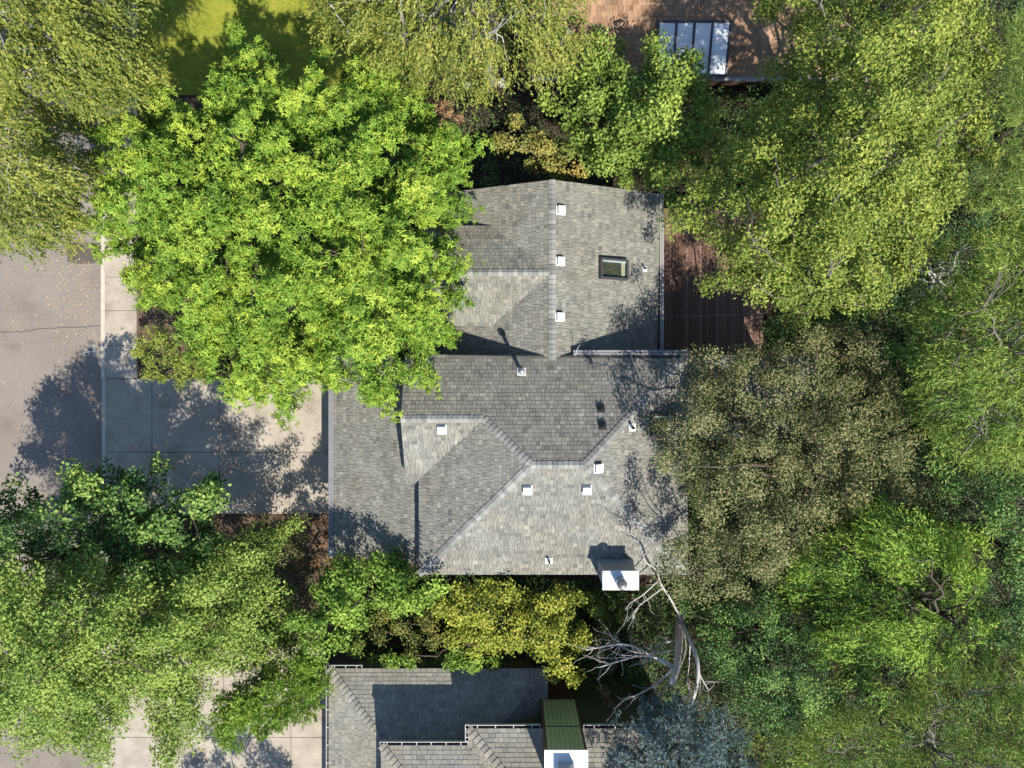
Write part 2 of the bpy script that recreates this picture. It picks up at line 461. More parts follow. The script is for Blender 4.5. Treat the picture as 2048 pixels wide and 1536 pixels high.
WID = (0.10, 0.13, 0.16, 0.21)
def roof_tabs(planes, exposure, wid, seed, gap=0.012, butt=0.013):
    r = random.Random(seed); tabs = []
    for pl in planes:
        poly = [pl.uv(p) for p in pl.poly]
        vmin = min(p[1] for p in poly); vmax = max(p[1] for p in poly)
        rows = int((vmax - vmin) / exposure) + 1
        for k in range(rows):
            v0 = vmin + k * exposure; v1 = min(v0 + exposure, vmax - 1e-4)
            if v1 - v0 < 0.02: continue
            s0, s1 = spans(poly, v0 + 1e-4), spans(poly, v1)
            if not s0: continue
            if len(s0) != len(s1): s1 = s0
            for (a0, b0), (a1, b1) in zip(s0, s1):
                A, B = min(a0, a1), max(b0, b1)
                u = A - r.uniform(0, 0.2)
                rowt = r.uniform(-0.06, 0.06)
                while u < B:
                    w = r.choice(wid)
                    L0, L1 = max(u, a0), max(u, a1); R0, R1 = min(u + w - gap, b0), min(u + w - gap, b1)
                    u += w
                    if R0 - L0 < 0.004 and R1 - L1 < 0.004: continue
                    R0, R1 = max(R0, L0 + .001), max(R1, L1 + .001)
                    full = (L0 == L1 and R0 == R1 and abs(v1 - v0 - exposure) < 1e-6)
                    tint = min(1, max(0, r.gauss(0.5, 0.17) + rowt))
                    th = butt + r.choice((0, 0, 0.005)) + r.uniform(-.0015, .0015)
                    tabs.append((pl, L0, R0, L1, R1, v0, v1 + 0.012, th, tint, full, w - gap))
    return tabs

def tab_geo(L0, R0, L1, R1, v0, v1, th):
    return [(L0, v0, th), (R0, v0, th), (R1, v1, 0.003), (L1, v1, 0.003), (L0, v0, 0.0), (R0, v0, 0.0)]

def shingles(roof, planes, mat, exposure=0.138, wid=WID, seed=1, n_single=300, name='shingle', jit=0.0):
    tabs = roof_tabs(planes, exposure, wid, seed)
    order = sorted([i for i, t in enumerate(tabs) if t[9]], key=lambda i: (t_dist(tabs[i])))
    single = set(order[:n_single])
    V, F, T = [], [], []
    cache = {}
    rr = random.Random(seed + 5)
    for i, t in enumerate(tabs):
        pl, L0, R0, L1, R1, v0, v1, th, tint, full, w = t
        if i in single:
            key = (round(R0 - L0, 2), int(tint * 5))
            if key not in cache:
                ww = key[0]
                g = tab_geo(0, ww, 0, ww, 0, v1 - v0, th)
                me = mesh_pd(name, g, [(0, 1, 2, 3), (4, 5, 1, 0), (0, 3, 4), (1, 5, 2)], mat)
                a = me.attributes.new('tint', 'FLOAT', 'FACE'); a.data.foreach_set('value', [min(1, (key[1] + .5) / 5)] * 4)
                cache[key] = me
            link(name, cache[key], roof, pl.frame(pl.at(L0, v0)))
        else:
            b = len(V)
            V += [pl.at(*q) for q in tab_geo(L0, R0, L1, R1, v0, v1, th)]
            F += [(b, b + 1, b + 2, b + 3), (b + 4, b + 5, b + 1, b), (b, b + 3, b + 4, b + 4), (b + 1, b + 5, b + 2, b + 2)]
            T += [tint] * 4
    F4 = [f for f in F if f[2] != f[3]]; T4 = [t for f, t in zip(F, T) if f[2] != f[3]]
    Vn = np.array([tuple(v) for v in V])
    me = mesh_quads('shingles', Vn, np.array(F4), mat, np.array(T4))
    o = link('shingles', me, roof); tag(o, kind='stuff')
    return o

def t_dist(t):
    p = t[0].at((t[1] + t[2]) / 2, t[5])
    return (p - Vector((0, 0, CAM_H))).length

def ridge_caps(roof, a, b, n1, n2, mat, step=0.17, half=0.145, seed=0, name='ridge_shingle'):
    """bent cap shingles lapped along an edge from low end a to high end b; n1, n2 normals of the two planes"""
    a, b = Vector(a), Vector(b); t = (b - a); ln = t.length; t.normalize()
    sides = []
    for n in (n1, n2):
        d = n.cross(t).normalized()
        if d.z > 0 or (abs(d.z) < 1e-6): d = -d
        sides.append(d)
    up = (n1 + n2).normalized()
    r = random.Random(seed); meshes = []
    for q in range(6):
        lo, hi, th = 0.046, 0.016, 0.022
        L = step * 1.12; hw = half * r.uniform(.96, 1.05)
        v = [up * lo, t * L + up * hi,
             sides[0] * hw + up * lo, sides[0] * hw + t * L + up * hi,
             sides[1] * hw + up * lo, sides[1] * hw + t * L + up * hi]
        v += [p - up * th for p in v]
        f = [(0, 1, 3, 2), (4, 5, 1, 0), (0, 2, 8, 6), (4, 0, 6, 10), (2, 3, 9, 8), (5, 4, 10, 11)]
        me = mesh_pd(name, v, f, mat)
        at = me.attributes.new('tint', 'FLOAT', 'FACE'); at.data.foreach_set('value', [(q + .5) / 6] * len(f))
        meshes.append(me)
    k = int(ln / step)
    for i in range(k):
        link(name, meshes[min(5, max(0, int(r.gauss(3, 1.5))))], roof, Matrix.Translation(a + t * (i * ln / k)))

def deck(parent, planes, name='roof', thick=0.14):
    mb = MB()
    for pl in planes: mb.prism(pl.poly, thick, -0.004)
    return mb.build(name, M['deck_shingle'], parent)

def bar(p0, p1, w, h, out):
    """a box beam from p0 to p1, w wide along 'out', h high downwards"""
    p0, p1, out = Vector(p0), Vector(p1), Vector(out)
    v = []
    for z in (-h, 0):
        for p, s in ((p0, 0), (p1, 0), (p1, w), (p0, w)):
            v.append(p + out * s + Vector((0, 0, z)))
    return v, [(3, 2, 1, 0), (4, 5, 6, 7), (0, 1, 5, 4), (1, 2, 6, 5), (2, 3, 7, 6), (3, 0, 4, 7)]

# ---- the main house
house = tag(empty('house', (1.2, -1.0, 0)), 'grey shingled house with hip roof and gabled north wing in the clearing', 'house')
ZE, ZR, ZG, ZW, ZWE = 5.5, 7.31, 6.586, 5.62, 3.8
N = Plane([(-3.7, 1.01, ZE), (6.1, 1.01, ZE), (2.35, -2.61, ZR), (0.612, -2.61, ZR), (-0.926, -1.163, ZG), (-3.7, -1.163, ZG)])
W = Plane([(-3.234, -6.62, ZE), (-3.234, -3.335, ZE), (-0.926, -1.163, ZG), (0.612, -2.61, ZR)])
S = Plane([(-3.234, -6.62, ZE), (0.612, -2.61, ZR), (2.35, -2.61, ZR), (6.1, -6.62, ZE)])
E = Plane([(6.1, -6.62, ZE), (2.35, -2.61, ZR), (6.1, 1.01, ZE)])
GS = Plane([(-3.7, -1.163, ZG), (-0.926, -1.163, ZG), (-3.234, -3.335, ZE), (-3.4, -3.49, ZE - .078), (-3.7, -3.49, ZE - .078)])
WW = Plane([(1.4, 7.07, ZW), (-2.8, 7.07, ZWE), (-2.8, 0.55, ZWE), (1.05, 0.55, 5.47), (1.13, 1.01, 5.505), (1.4, 0.78, ZW)])
WE = Plane([(1.4, 7.07, ZW), (1.4, 0.78, ZW), (1.66, 1.01, 5.505), (1.75, 0.55, 5.465), (5.5, 0.55, ZWE), (5.5, 7.07, ZWE)])
ZC = 4.70
xv = 1.4 - (ZW - ZC) / ((ZW - ZWE) / 4.2)
CN = Plane([(-3.25, 3.86, ZW), (1.4, 3.86, ZW), (xv, 5.68, ZC), (-3.25, 5.68, ZC)])
CS = Plane([(-3.25, 3.86, ZW), (-3.25, 2.08, ZC), (xv, 2.08, ZC), (1.4, 3.86, ZW)])
G = Plane([(-6.74, -6.46, 3.4), (-6.74, 1.0, 3.4), (-2.95, 1.0, 4.99), (-2.95, -6.46, 4.99)])
PR = Plane([(6.13, 1.01, 5.30), (10.7, 1.01, 5.30), (10.7, -1.9, 5.5), (6.13, -1.9, 5.5)])   # guessed unseen porch roof, added to cast the deck's straight shadow edge
main_planes = [N, W, S, E, GS, WW, WE, CN, CS, G, PR]
roof = deck(house, main_planes)
shingles(roof, main_planes, M['shingle'], seed=3, exposure=0.147)
eps = Vector((0, 0, 0))
for i, (a, b, p1, p2) in enumerate([
        ((-3.7, -1.163, ZG), (-0.926, -1.163, ZG), N, GS),
        ((-0.926, -1.163, ZG), (0.612, -2.61, ZR), N, W),
        ((-3.234, -6.62, ZE), (0.612, -2.61, ZR), W, S),
        ((6.1, 1.01, ZE), (2.35, -2.61, ZR), N, E),
        ((6.1, -6.62, ZE), (2.35, -2.61, ZR), S, E),
        ((0.612, -2.61, ZR), (2.35, -2.61, ZR), N, S),
        ((1.4, 7.07, ZW), (1.4, 0.85, ZW), WW, WE),
        ((-3.25, 3.86, ZW), (1.25, 3.86, ZW), CN, CS)]):
    ridge_caps(roof, a, b, p1.n, p2.n, M['cap'], seed=20 + i, half=0.135)
# walls
w = MB()
w.box(-2.9, 5.7, -6.25, 0.6, -0.03, 5.36)
w.box(-3.35, -2.9, -3.1, 0.6, -0.03, 5.30)
w.add([(-3.36, -3.1, 5.3), (-3.36, .6, 5.3), (-3.36, -1.163, 6.42), (-2.5, -3.1, 5.3), (-2.5, .6, 5.3), (-2.5, -1.163, 6.42)], [(0, 2, 1), (3, 4, 5), (0, 1, 4, 3), (1, 2, 5, 4), (2, 0, 3, 5)])
w.box(-2.4, 5.1, 0.6, 6.7, -0.03, 3.72)
w.add([(-2.4, 6.7, 3.72), (5.1, 6.7, 3.72), (1.4, 6.7, 5.4), (-2.4, 6.5, 3.72), (5.1, 6.5, 3.72), (1.4, 6.5, 5.4)], [(0, 1, 2), (3, 5, 4), (0, 2, 5, 3), (1, 4, 5, 2), (0, 3, 4, 1)])
w.box(-2.85, -2.4, 2.45, 5.3, -0.03, 4.55)
w.box(-6.3, -2.9, -6.1, 0.6, -0.03, 3.25)
w.box(5.7, 10.3, -1.9, 0.6, -0.03, 5.14)  # walls under the added, unseen porch roof
w.build('wall', M['wall'], house)
gd = MB()
for q in range(4): gd.box(-6.36, -6.30, -5.5, -0.4, 0.03 + q * .6, 0.60 + q * .6)
gd.build('garage_door', M['white'], house)
def window(parent, x0, x1, y0, y1, z0, z1):
    f = MB().box(x0, x1, y0, y1, z0, z1).build('window', M['white'], parent)
    g = 0.08
    if x1 - x0 > y1 - y0: MB().box(x0 + g, x1 - g, y0 - .012, y1 + .012, z0 + g, z1 - g).build('pane', M['dark_metal'], f)
    else: MB().box(x0 - .012, x1 + .012, y0 + g, y1 - g, z0 + g, z1 - g).build('pane', M['dark_metal'], f)
window(house, 5.08, 5.15, 2.0, 4.2, 1.6, 3.4)
window(house, 0.2, 1.6, 6.68, 6.75, 1.0, 2.3)
window(house, 2.6, 3.9, 6.68, 6.75, 1.0, 2.3)
window(house, -1.0, 0.6, -6.30, -6.23, 3.4, 4.7)
window(house, -2.9, -2.84, 2.9, 4.6, 1.6, 3.2)
# gutters
def gutter(parent, p0, p1, out, mat, wdt=0.13):
    g = MB(); up = Vector((0, 0, 1)); o = Vector(out); p0 = Vector(p0); p1 = Vector(p1)
    g.add(*bar(p0, p1, 0.012, 0.11, o)); g.add(*bar(p0 + o * (wdt - 0.02), p1 + o * (wdt - 0.02), 0.02, 0.115, o))
    g.add(*bar(p0 + o * .012 - up * .10, p1 + o * .012 - up * .10, wdt - .032, 0.01, o))
    gt = g.build('gutter', mat, parent)
    h = MB(); h.add(*bar(p0 + o * .014 - up * .012, p1 + o * .014 - up * .012, wdt * .36, 0.006, o)); h.add(*bar(p0 + o * (.02 + wdt * .42) - up * .004, p1 + o * (.02 + wdt * .42) - up * .004, wdt * .34, 0.006, o))
    h.build('gutter_guard', mat, gt)
    return gt
gutter(house, (2.13, 1.005, 5.56), (6.15, 1.005, 5.56), (0, 1, 0), M['gutter'], 0.17)
gutter(house, (5.495, 1.05, 3.86), (5.495, 7.1, 3.86), (1, 0, 0), M['gutter_pale'], 0.14)
gutter(house, (-6.735, -6.48, 3.45), (-6.735, 1.0, 3.45), (-1, 0, 0), M['gutter'], 0.18)
MB().box(-6.93, -6.70, -6.52, -6.16, 3.30, 3.475).build('downpipe_head', M['white_gutter'], house)
dp = MB().tube([(-6.83, -6.4, 3.35), (-6.83, -6.4, 3.2), (-6.38, -6.2, 2.8), (-6.38, -6.2, 0.0)], [.04] * 4, 8)
dp.build('downpipe', M['white_gutter'], house)
# vents and pipes
def box_vent(pl, px, py):
    m = pl.frame(pl.hit(px, py, 0.03))
    v = MB().box(-.125, .125, -.125, .12, 0.01, 0.12, m); v.box(-.14, .14, -.14, .13, 0.12, 0.145, m)
    o = v.build('roof_vent', M['white'], house)
    MB().box(-.155, .155, -.20, .15, 0.0, 0.012, m).build('flange', M['white'], o)
for pl, px, py in ((WE, 1120, 421), (WE, 1119, 523), (WE, 1118, 634), (GS, 884, 857), (S, 1055, 978), (S, 1174, 978), (E, 1195, 937)):
    box_vent(pl, px, py)
def pipe(pl, px, py, h, r, mat, fl=0.16, cap=False):
    p = pl.hit(px, py, 0.025)
    q = MB().lathe([(r, -0.05), (r, h), (r * .7, h), (r * .7, h - .1)], Matrix.Translation(p), 14)
    if cap: q.lathe([(r * 1.7, h - .02), (r * 1.7, h + .10), (r * 0.9, h + .17), (0.01, h + .18)], Matrix.Translation(p), 16)
    o = q.build('vent_pipe', mat, house, True)
    m = pl.frame(p)
    f = MB().box(-fl, fl, -fl * 1.1, fl * .9, -0.006, 0.008, m)
    f.lathe([(r * 2.0, 0.0), (r * 1.25, 0.10), (r * 1.02, 0.10)], Matrix.Translation(p), 14)
    f.build('flashing', M['white'], o)
pipe(N, 1043, 744, 1.0, 0.065, M['galv'], 0.15, True)
pipe(WE, 1289, 538, 0.30, 0.035, M['black'], 0.10)
pipe(E, 1264, 855, 0.36, 0.045, M['black'], 0.13)
pipe(S, 1098, 1121, 0.30, 0.04, M['black'], 0.12)
for px, py in ((1202, 817), (1205, 851)):
    m = N.frame(N.hit(px, py, 0.03))
    h = MB().box(-.10, -.075, -.12, .10, 0, .10, m).box(.075, .10, -.12, .10, 0, .10, m).box(-.10, .10, .075, .10, 0, .10, m).box(-.10, .02, -.02, .10, .10, .115, m)
    o = h.build('exhaust_hood', M['black'], house)
    MB().box(-.12, .12, -.13, .16, 0.0, .008, m).build('flange', M['dark_metal'], o)
# skylights
def skylight(pl, px, py, su, sv, shaft_floor=True):
    m = pl.frame(pl.hit(px, py, 0.03))
    hu, hv, t, h = su / 2, sv / 2, 0.07, 0.17
    f = MB().box(-hu, hu, -hv, -hv + t, 0, h, m).box(-hu, hu, hv - t, hv, 0, h, m).box(-hu, -hu + t, -hv + t, hv - t, 0, h - .003, m).box(hu - t, hu, -hv + t, hv - t, 0, h - .003, m)
    o = f.build('skylight', M['dark_metal'], house)
    iu, iv = hu - t, hv - t
    MB().box(-iu, iu, -iv, iv, 0.0, 0.012, m).build('shaft_floor', M['olive'], o)  # olive plate stands in for the dark floor seen down the shaft
    MB().box(iu - .05, iu, -iv, iv, 0.012, 0.10, m).build('shaft_wall', M['white'], o)
    MB().box(-iu, iu - .05, -iv, -iv + .16, 0.012, 0.03, m).build('shaft_wall', M['cream'], o)
    MB().box(-iu, iu, -iv, iv, h - .03, h - .024, m).build('glass', M['glass'], o)
skylight(WE, 1225, 539, 0.74, 1.16)
skylight(E, 1322, 850, 0.75, 0.95)
# aerial wire beside the valley
MB().tube([N.hit(1150, 712), P(1156, 695, 5.75), P(1160, 690, 6.0)], [.008, .008, .006], 5).build('aerial_rod', M['white'], house)
# chimney
cx0, cx1, cy0, cy1, ct = 2.967, 4.164, -6.755, -6.13, 6.9
ch = MB().box(cx0 + .05, cx1 - .05, cy0 + .05, cy1 - .05, -0.03, ct - .05)
ch.add([(cx0 - .02, cy1 + .14, 5.72), (cx1 + .02, cy1 + .14, 5.72), (cx1 - .05, cy1 - .05, 6.25), (cx0 + .05, cy1 - .05, 6.25), (cx0 - .02, cy0, 5.3), (cx1 + .02, cy0, 5.3)],
       [(0, 1, 2, 3), (0, 3, 4), (1, 5, 2)])
chim = ch.build('chimney', M['chim'], house)
for k in range(1, 7):
    x = cx0 + .05 + (cx1 - cx0 - .1) * k / 7
    MB().box(x - .012, x + .012, cy1 - .052, cy1 - .035, 6.2, ct - .06).build('batten', M['chim'], chim)
cp = MB().box(cx0, cx1, cy0, cy1, ct - .06, ct)
cp.add([(cx0, cy0, ct), (cx1, cy0, ct), (cx1, cy1, ct), (cx0, cy1, ct), ((cx0 + cx1) / 2, (cy0 + cy1) / 2, ct + .05)], [(0, 1, 4), (1, 2, 4), (2, 3, 4), (3, 0, 4)])
cp.build('chimney_cap', M['white_reflections'], chim)
fm = Matrix.Translation(((cx0 + cx1) / 2 - .02, (cy0 + cy1) / 2 - .02, ct + .03))
prof = []
for k in range(6):
    prof += [(0.165, k * .055), (0.15, k * .055 + .045)]
prof += [(0.10, 0.33), (0.09, 0.2)]
MB().lathe(prof, fm, 20).build('flue', M['galv'], chim, True)
fc = MB().lathe([(0.06, 0.20), (0.06, 0.42), (0.17, 0.42), (0.15, 0.45), (0.02, 0.47)], fm, 18); fc.build('flue_cap', M['dark_metal'], chim)

# ---- red deck
dk = tag(empty('deck', (7.6, 4.0, 0)), 'red stained timber deck against the east wall of the house', 'deck')
DX0, DX1, DY0, DY1, DZ = 5.1, 10.1, 0.62, 7.1, 1.5
pm = []
for q in range(8):
    me = mesh_pd('plank', *[(lambda v, f: (v, f))(*bar((0, 0, 0), (0, DY1 - DY0, 0), 0.124, 0.03, (1, 0, 0)))][0], M['plank'])
    at = me.attributes.new('tint', 'FLOAT', 'FACE'); at.data.foreach_set('value', [random.random()] * 6); pm.append(me)
x = DX0
while x < DX1:
    link('plank', random.choice(pm), dk, Matrix.Translation((x, DY0 + random.uniform(-.01, .01), DZ + random.uniform(-.003, .003))))
    x += 0.137
fr = MB()
for yy in np.linspace(DY0 + .1, DY1 - .15, 6): fr.box(DX0, DX1, yy, yy + .05, DZ - .22, DZ - .032)
for yy in (DY0 + .15, 4.0, DY1 - .3):
    for xx in (DX0 + .2, 7.8, DX1 - .3): fr.box(xx, xx + .1, yy, yy + .1, -.03, DZ - .21)
fr.build('frame', M['brown_trim'], dk)
ln = MB().tube([Vector((5.55 + 4.6 * t, 2.70 + .14 * t + .02 * math.sin(7 * t), DZ + .012)) for t in np.linspace(0, 1, 16)], [.009] * 16, 5)
tag(ln.build('cord', M['stone']), 'thin pale cord stretched across the red deck boards', 'cord')

# ---- south neighbour
sh = tag(empty('neighbour_house', (0, -14, 0)), 'pale grey roofed house with green siding and white gutters', 'house')
z1, z2, pt = 3.4, 5.4, 0.47
def lw(t): return z1 + pt * t
LX0, LX1, LY = -6.91, 1.35, -10.74
LN = Plane([(LX0, LY, z1), (LX0 + 3.2, LY - 3.2, lw(3.2)), (LX1 - 3.2, LY - 3.2, lw(3.2)), (LX1, LY, z1)])
LW = Plane([(LX0, LY, z1), (LX0, -20, z1), (LX0 + 3.2, -20, lw(3.2)), (LX0 + 3.2, LY - 3.2, lw(3.2))])
LE = Plane([(LX1, LY, z1), (LX1 - 3.2, LY - 3.2, lw(3.2)), (LX1, LY - 3.2, z1)])
AX, AY, BX, BY = -4.57, -12.62, -1.52, -12.03
p2 = 0.45
def uz(t): return z2 + p2 * t
UAN = Plane([(AX, AY, z2), (AX + 3.6, AY - 3.6, uz(3.6)), (BX + 3.6, AY - 3.6, uz(3.6)), (BX, AY, z2)])
UAW = Plane([(AX, AY, z2), (AX, -20, z2), (AX + 3.6, -20, uz(3.6)), (AX + 3.6, AY - 3.6, uz(3.6))])
UBW = Plane([(BX, BY, z2), (BX, AY, z2), (BX + 3.6, AY - 3.6, uz(3.6)), (BX + 4.19, BY - 4.19, uz(4.19))])
UBN = Plane([(BX, BY, z2), (BX + 4.19, BY - 4.19, uz(4.19)), (6.2, BY - 4.19, uz(4.19)), (6.2, BY, z2)])
nb = [LN, LW, LE, UAN, UAW, UBW, UBN]
r2 = deck(sh, nb)
shingles(r2, nb, M['shingle2'], seed=9, wid=(0.17, 0.21, 0.26, 0.3), n_single=150, exposure=0.15)
for i, (a, b, q1, q2) in enumerate([((LX0, LY, z1), (LX0 + 3.2, LY - 3.2, lw(3.2)), LN, LW), ((LX1, LY, z1), (LX1 - 3.2, LY - 3.2, lw(3.2)), LN, LE),
                                   ((AX, AY, z2), (AX + 3.6, AY - 3.6, uz(3.6)), UAN, UAW), ((BX, BY, z2), (BX + 4.19, BY - 4.19, uz(4.19)), UBW, UBN)]):
    ridge_caps(r2, a, b, q1.n, q2.n, M['shingle2'], seed=40 + i, step=0.19, half=0.15)
w = MB()
w.box(-6.4, 0.85, -19.6, -11.5, -.03, 3.45)
w.box(-4.15, 5.8, -19.6, -13.05, -.03, 5.3)
w.box(-1.1, 5.8, -13.05, -12.45, -.03, 5.3)
w.build('wall', M['green_wall'], sh)
def open_gutter(p0, p1, out, n):
    g = MB(); o = Vector(out); p0 = Vector(p0); p1 = Vector(p1); up = Vector((0, 0, 1))
    g.add(*bar(p0 + o * .10, p1 + o * .10, 0.02, 0.11, o)); g.add(*bar(p0 + o * .004 - up * .10, p1 + o * .004 - up * .10, .10, .01, o))
    for p, d in ((p0, 1), (p1, -1)):
        t = (p1 - p0).normalized() * d
        g.add(*bar(p, p + t * .02, .10, .11, o))
    gt = g.build('gutter', M['white_gutter'], sh)
    inner = MB(); inner.add(*bar(p0 + o * .008 - up * .092, p1 + o * .008 - up * .092, .09, .006, o)); inner.build('gutter_bed', M['black'], gt)
    for k in range(n):
        c = p0.lerp(p1, (k + .5) / n); t = (p1 - p0).normalized() * .014
        b = MB(); b.add(*bar(c - t, c + t, .10, .012, o)); b.build('bracket', M['white_gutter'], gt)
open_gutter((LX0, LY, z1), (LX0 + 1.25, LY, z1), (0, 1, 0), 3)
open_gutter((LX0, LY + .13, z1), (LX0, -16, z1), (-1, 0, 0), 8)
open_gutter((AX - .05, AY, z2), (BX - .01, AY, z2), (0, 1, 0), 6)
open_gutter((BX, AY + .13, z2), (BX, BY + .13, z2), (-1, 0, 0), 2)
open_gutter((BX, BY, z2), (1.0, BY, z2), (0, 1, 0), 4)
open_gutter((2.5, BY, z2), (6.2, BY, z2), (0, 1, 0), 5)
# green chimney chase
gx0, gx1, gy1, gy0, gz0, gz1 = 1.06, 2.42, -11.77, -13.2, 3.7, 7.4
chase = MB().box(gx0 + .02, gx1 - .02, gy0, gy1 - .03, gz0, gz1 - .06).box(gx0 + .2, gx1 - .2, gy0, gy1 - .45, -.03, gz0).build('chimney', M['brown_trim'], sh)
nbd = 8; bw = (gx1 - gx0 - .16) / nbd
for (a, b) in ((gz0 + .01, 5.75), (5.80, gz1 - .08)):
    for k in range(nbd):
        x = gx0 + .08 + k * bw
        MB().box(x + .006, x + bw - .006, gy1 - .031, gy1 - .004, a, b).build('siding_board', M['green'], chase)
for x in (gx0, gx1 - .08): MB().box(x, x + .075, gy1 - .06, gy1 + .006, gz0, gz1 - .06).build('corner_trim', M['brown_trim'], chase)
MB().box(gx0 + .08, gx1 - .085, gy1 - .02, gy1 + .012, 5.755, 5.795).build('trim_band', M['dark_metal'], chase)
cap2 = MB().box(gx0 - .02, gx1 + .02, gy0 - .02, gy1 + .02, gz1 - .055, gz1).build('chimney_cap', M['white_reflections2'], chase)
fx0, fx1 = 1.47, 1.98
fl = MB().box(fx0, fx1, -12.75, -12.72, gz1, gz1 + .42).box(fx0, fx1, -12.16, -12.13, gz1, gz1 + .42).box(fx0, fx0 + .03, -12.72, -12.16, gz1, gz1 + .42).box(fx1 - .03, fx1, -12.72, -12.16, gz1, gz1 + .42)
fl.build('flue', M['galv'], chase)
MB().box(fx0 + .08, fx1 - .08, -12.68, -12.24, gz1 + .02, gz1 + .36).build('flue_liner', M['cream'], chase)
# leaning trellis and boards behind the chase
tr = MB()
for k in range(4): tr.box(1.0 + k * .17, 1.025 + k * .17, -11.36, -11.33, 0, 3.2)
for k in range(9): tr.box(.98, 1.56, -11.335, -11.315, .4 + k * .33, .43 + k * .33)
tag(tr.build('trellis', M['bark_grey']), 'weathered grey trellis standing beside the green chimney', 'trellis')

# ---- north neighbour
nh = tag(empty('neighbour_house', (6, 16, 0)), 'house with brown shake roof and row of glazed roof panels', 'house')
NZ, NY, NP = 3.0, 11.75, 0.36
NS = Plane([(0.75, NY, NZ), (12.5, NY, NZ), (12.5, NY + 6, NZ + 6 * NP), (0.75, NY + 6, NZ + 6 * NP)])
NN = Plane([(0.75, NY + 6, NZ + 6 * NP), (12.5, NY + 6, NZ + 6 * NP), (12.5, NY + 12, NZ), (0.75, NY + 12, NZ)])
r3 = deck(nh, [NS, NN])
shingles(r3, [NS, NN], M['shake'], seed=14, wid=(0.12, 0.17, 0.22, 0.3), exposure=0.19, n_single=150, name='shake')
MB().box(1.1, 12.1, NY + .95, NY + 11.1, -.03, 3.05).build('wall', M['brown_trim'], nh)
gutter(nh, (0.75, NY - .005, NZ + .06), (12.5, NY - .005, NZ + .06), (0, -1, 0), M['gutter_pale'], 0.13)
q0 = NS.hit(1312, 150); q1 = NS.hit(1448, 150); q2 = NS.hit(1312, 46)
sw = (q1 - q0).length; hv = (q2 - q0).dot(NS.v)
m = NS.frame(q0)
gf = MB().box(-.08, sw + .08, hv, hv + .08, 0, .14, m).box(-.08, sw + .08, -.08, 0, 0, .14, m)
for k in range(5): gf.box(-.08 + k * (sw + .08) / 4, k * (sw + .08) / 4, 0, hv, 0, .137, m)
glz = gf.build('roof_glazing', M['dark_metal'], nh)
pw = (sw + .08) / 4 - .08
for k in range(4):
    MB().box(k * (sw + .08) / 4 + .005, k * (sw + .08) / 4 + pw - .005, .01, hv - .01, .08, .10, m).build('pane', M['poly'], glz)

# ------------------------------------------------------------------ vegetation
LEAF_N = [0]
def leaf_mesh(name, pos, ax, nr, ln, wd, tint, mat):
    ax = ax / (np.linalg.norm(ax, axis=1, keepdims=True) + 1e-9)
    sd = np.cross(ax, nr); sd /= (np.linalg.norm(sd, axis=1, keepdims=True) + 1e-9)
    up = np.cross(sd, ax)
    l = ln[:, None]; w_ = wd[:, None]
    n = len(pos)
    V = np.empty((n, 4, 3))
    V[:, 0] = pos
    V[:, 1] = pos + ax * l * 0.45 + sd * w_ * 0.5 + up * w_ * 0.12
    V[:, 2] = pos + ax * l - up * l * 0.10
    V[:, 3] = pos + ax * l * 0.45 - sd * w_ * 0.5 + up * w_ * 0.12
    F = np.arange(n * 4).reshape(n, 4)
    LEAF_N[0] += n
    return mesh_quads(name, V.reshape(-1, 3), F, mat, np.clip(tint, 0, 1))

def in_poly(p, poly):
    x, y = p[:, 0], p[:, 1]; r = np.zeros(len(p), bool); n = len(poly)
    for i in range(n):
        x0, y0 = poly[i]; x1, y1 = poly[(i + 1) % n]
        if y0 == y1: continue
        c = ((y0 > y) != (y1 > y)) & (x < (x1 - x0) * (y - y0) / (y1 - y0) + x0)
        r ^= c
    return r

def edge_dist(p, poly):
    d = np.full(len(p), 1e9); n = len(poly)
    for i in range(n):
        a = np.array(poly[i], float); b = np.array(poly[(i + 1) % n], float); ab = b - a
        t = np.clip(((p - a) @ ab) / (ab @ ab + 1e-9), 0, 1)
        d = np.minimum(d, np.linalg.norm(p - (a + t[:, None] * ab), axis=1))
    return d

def waves(p, scale, seed, k=9):
    r = np.random.default_rng(seed); o = np.zeros(len(p))
    for _ in range(k):
        a = r.uniform(0, 2 * math.pi); f = r.uniform(.6, 1.7) * 2 * math.pi / scale
        o += np.sin((p[:, 0] * math.cos(a) + p[:, 1] * math.sin(a)) * f + r.uniform(0, 6.28))
    return o / math.sqrt(k)

def unit(r, n):
    v = r.normal(size=(n, 3)); return v / np.linalg.norm(v, axis=1, keepdims=True)

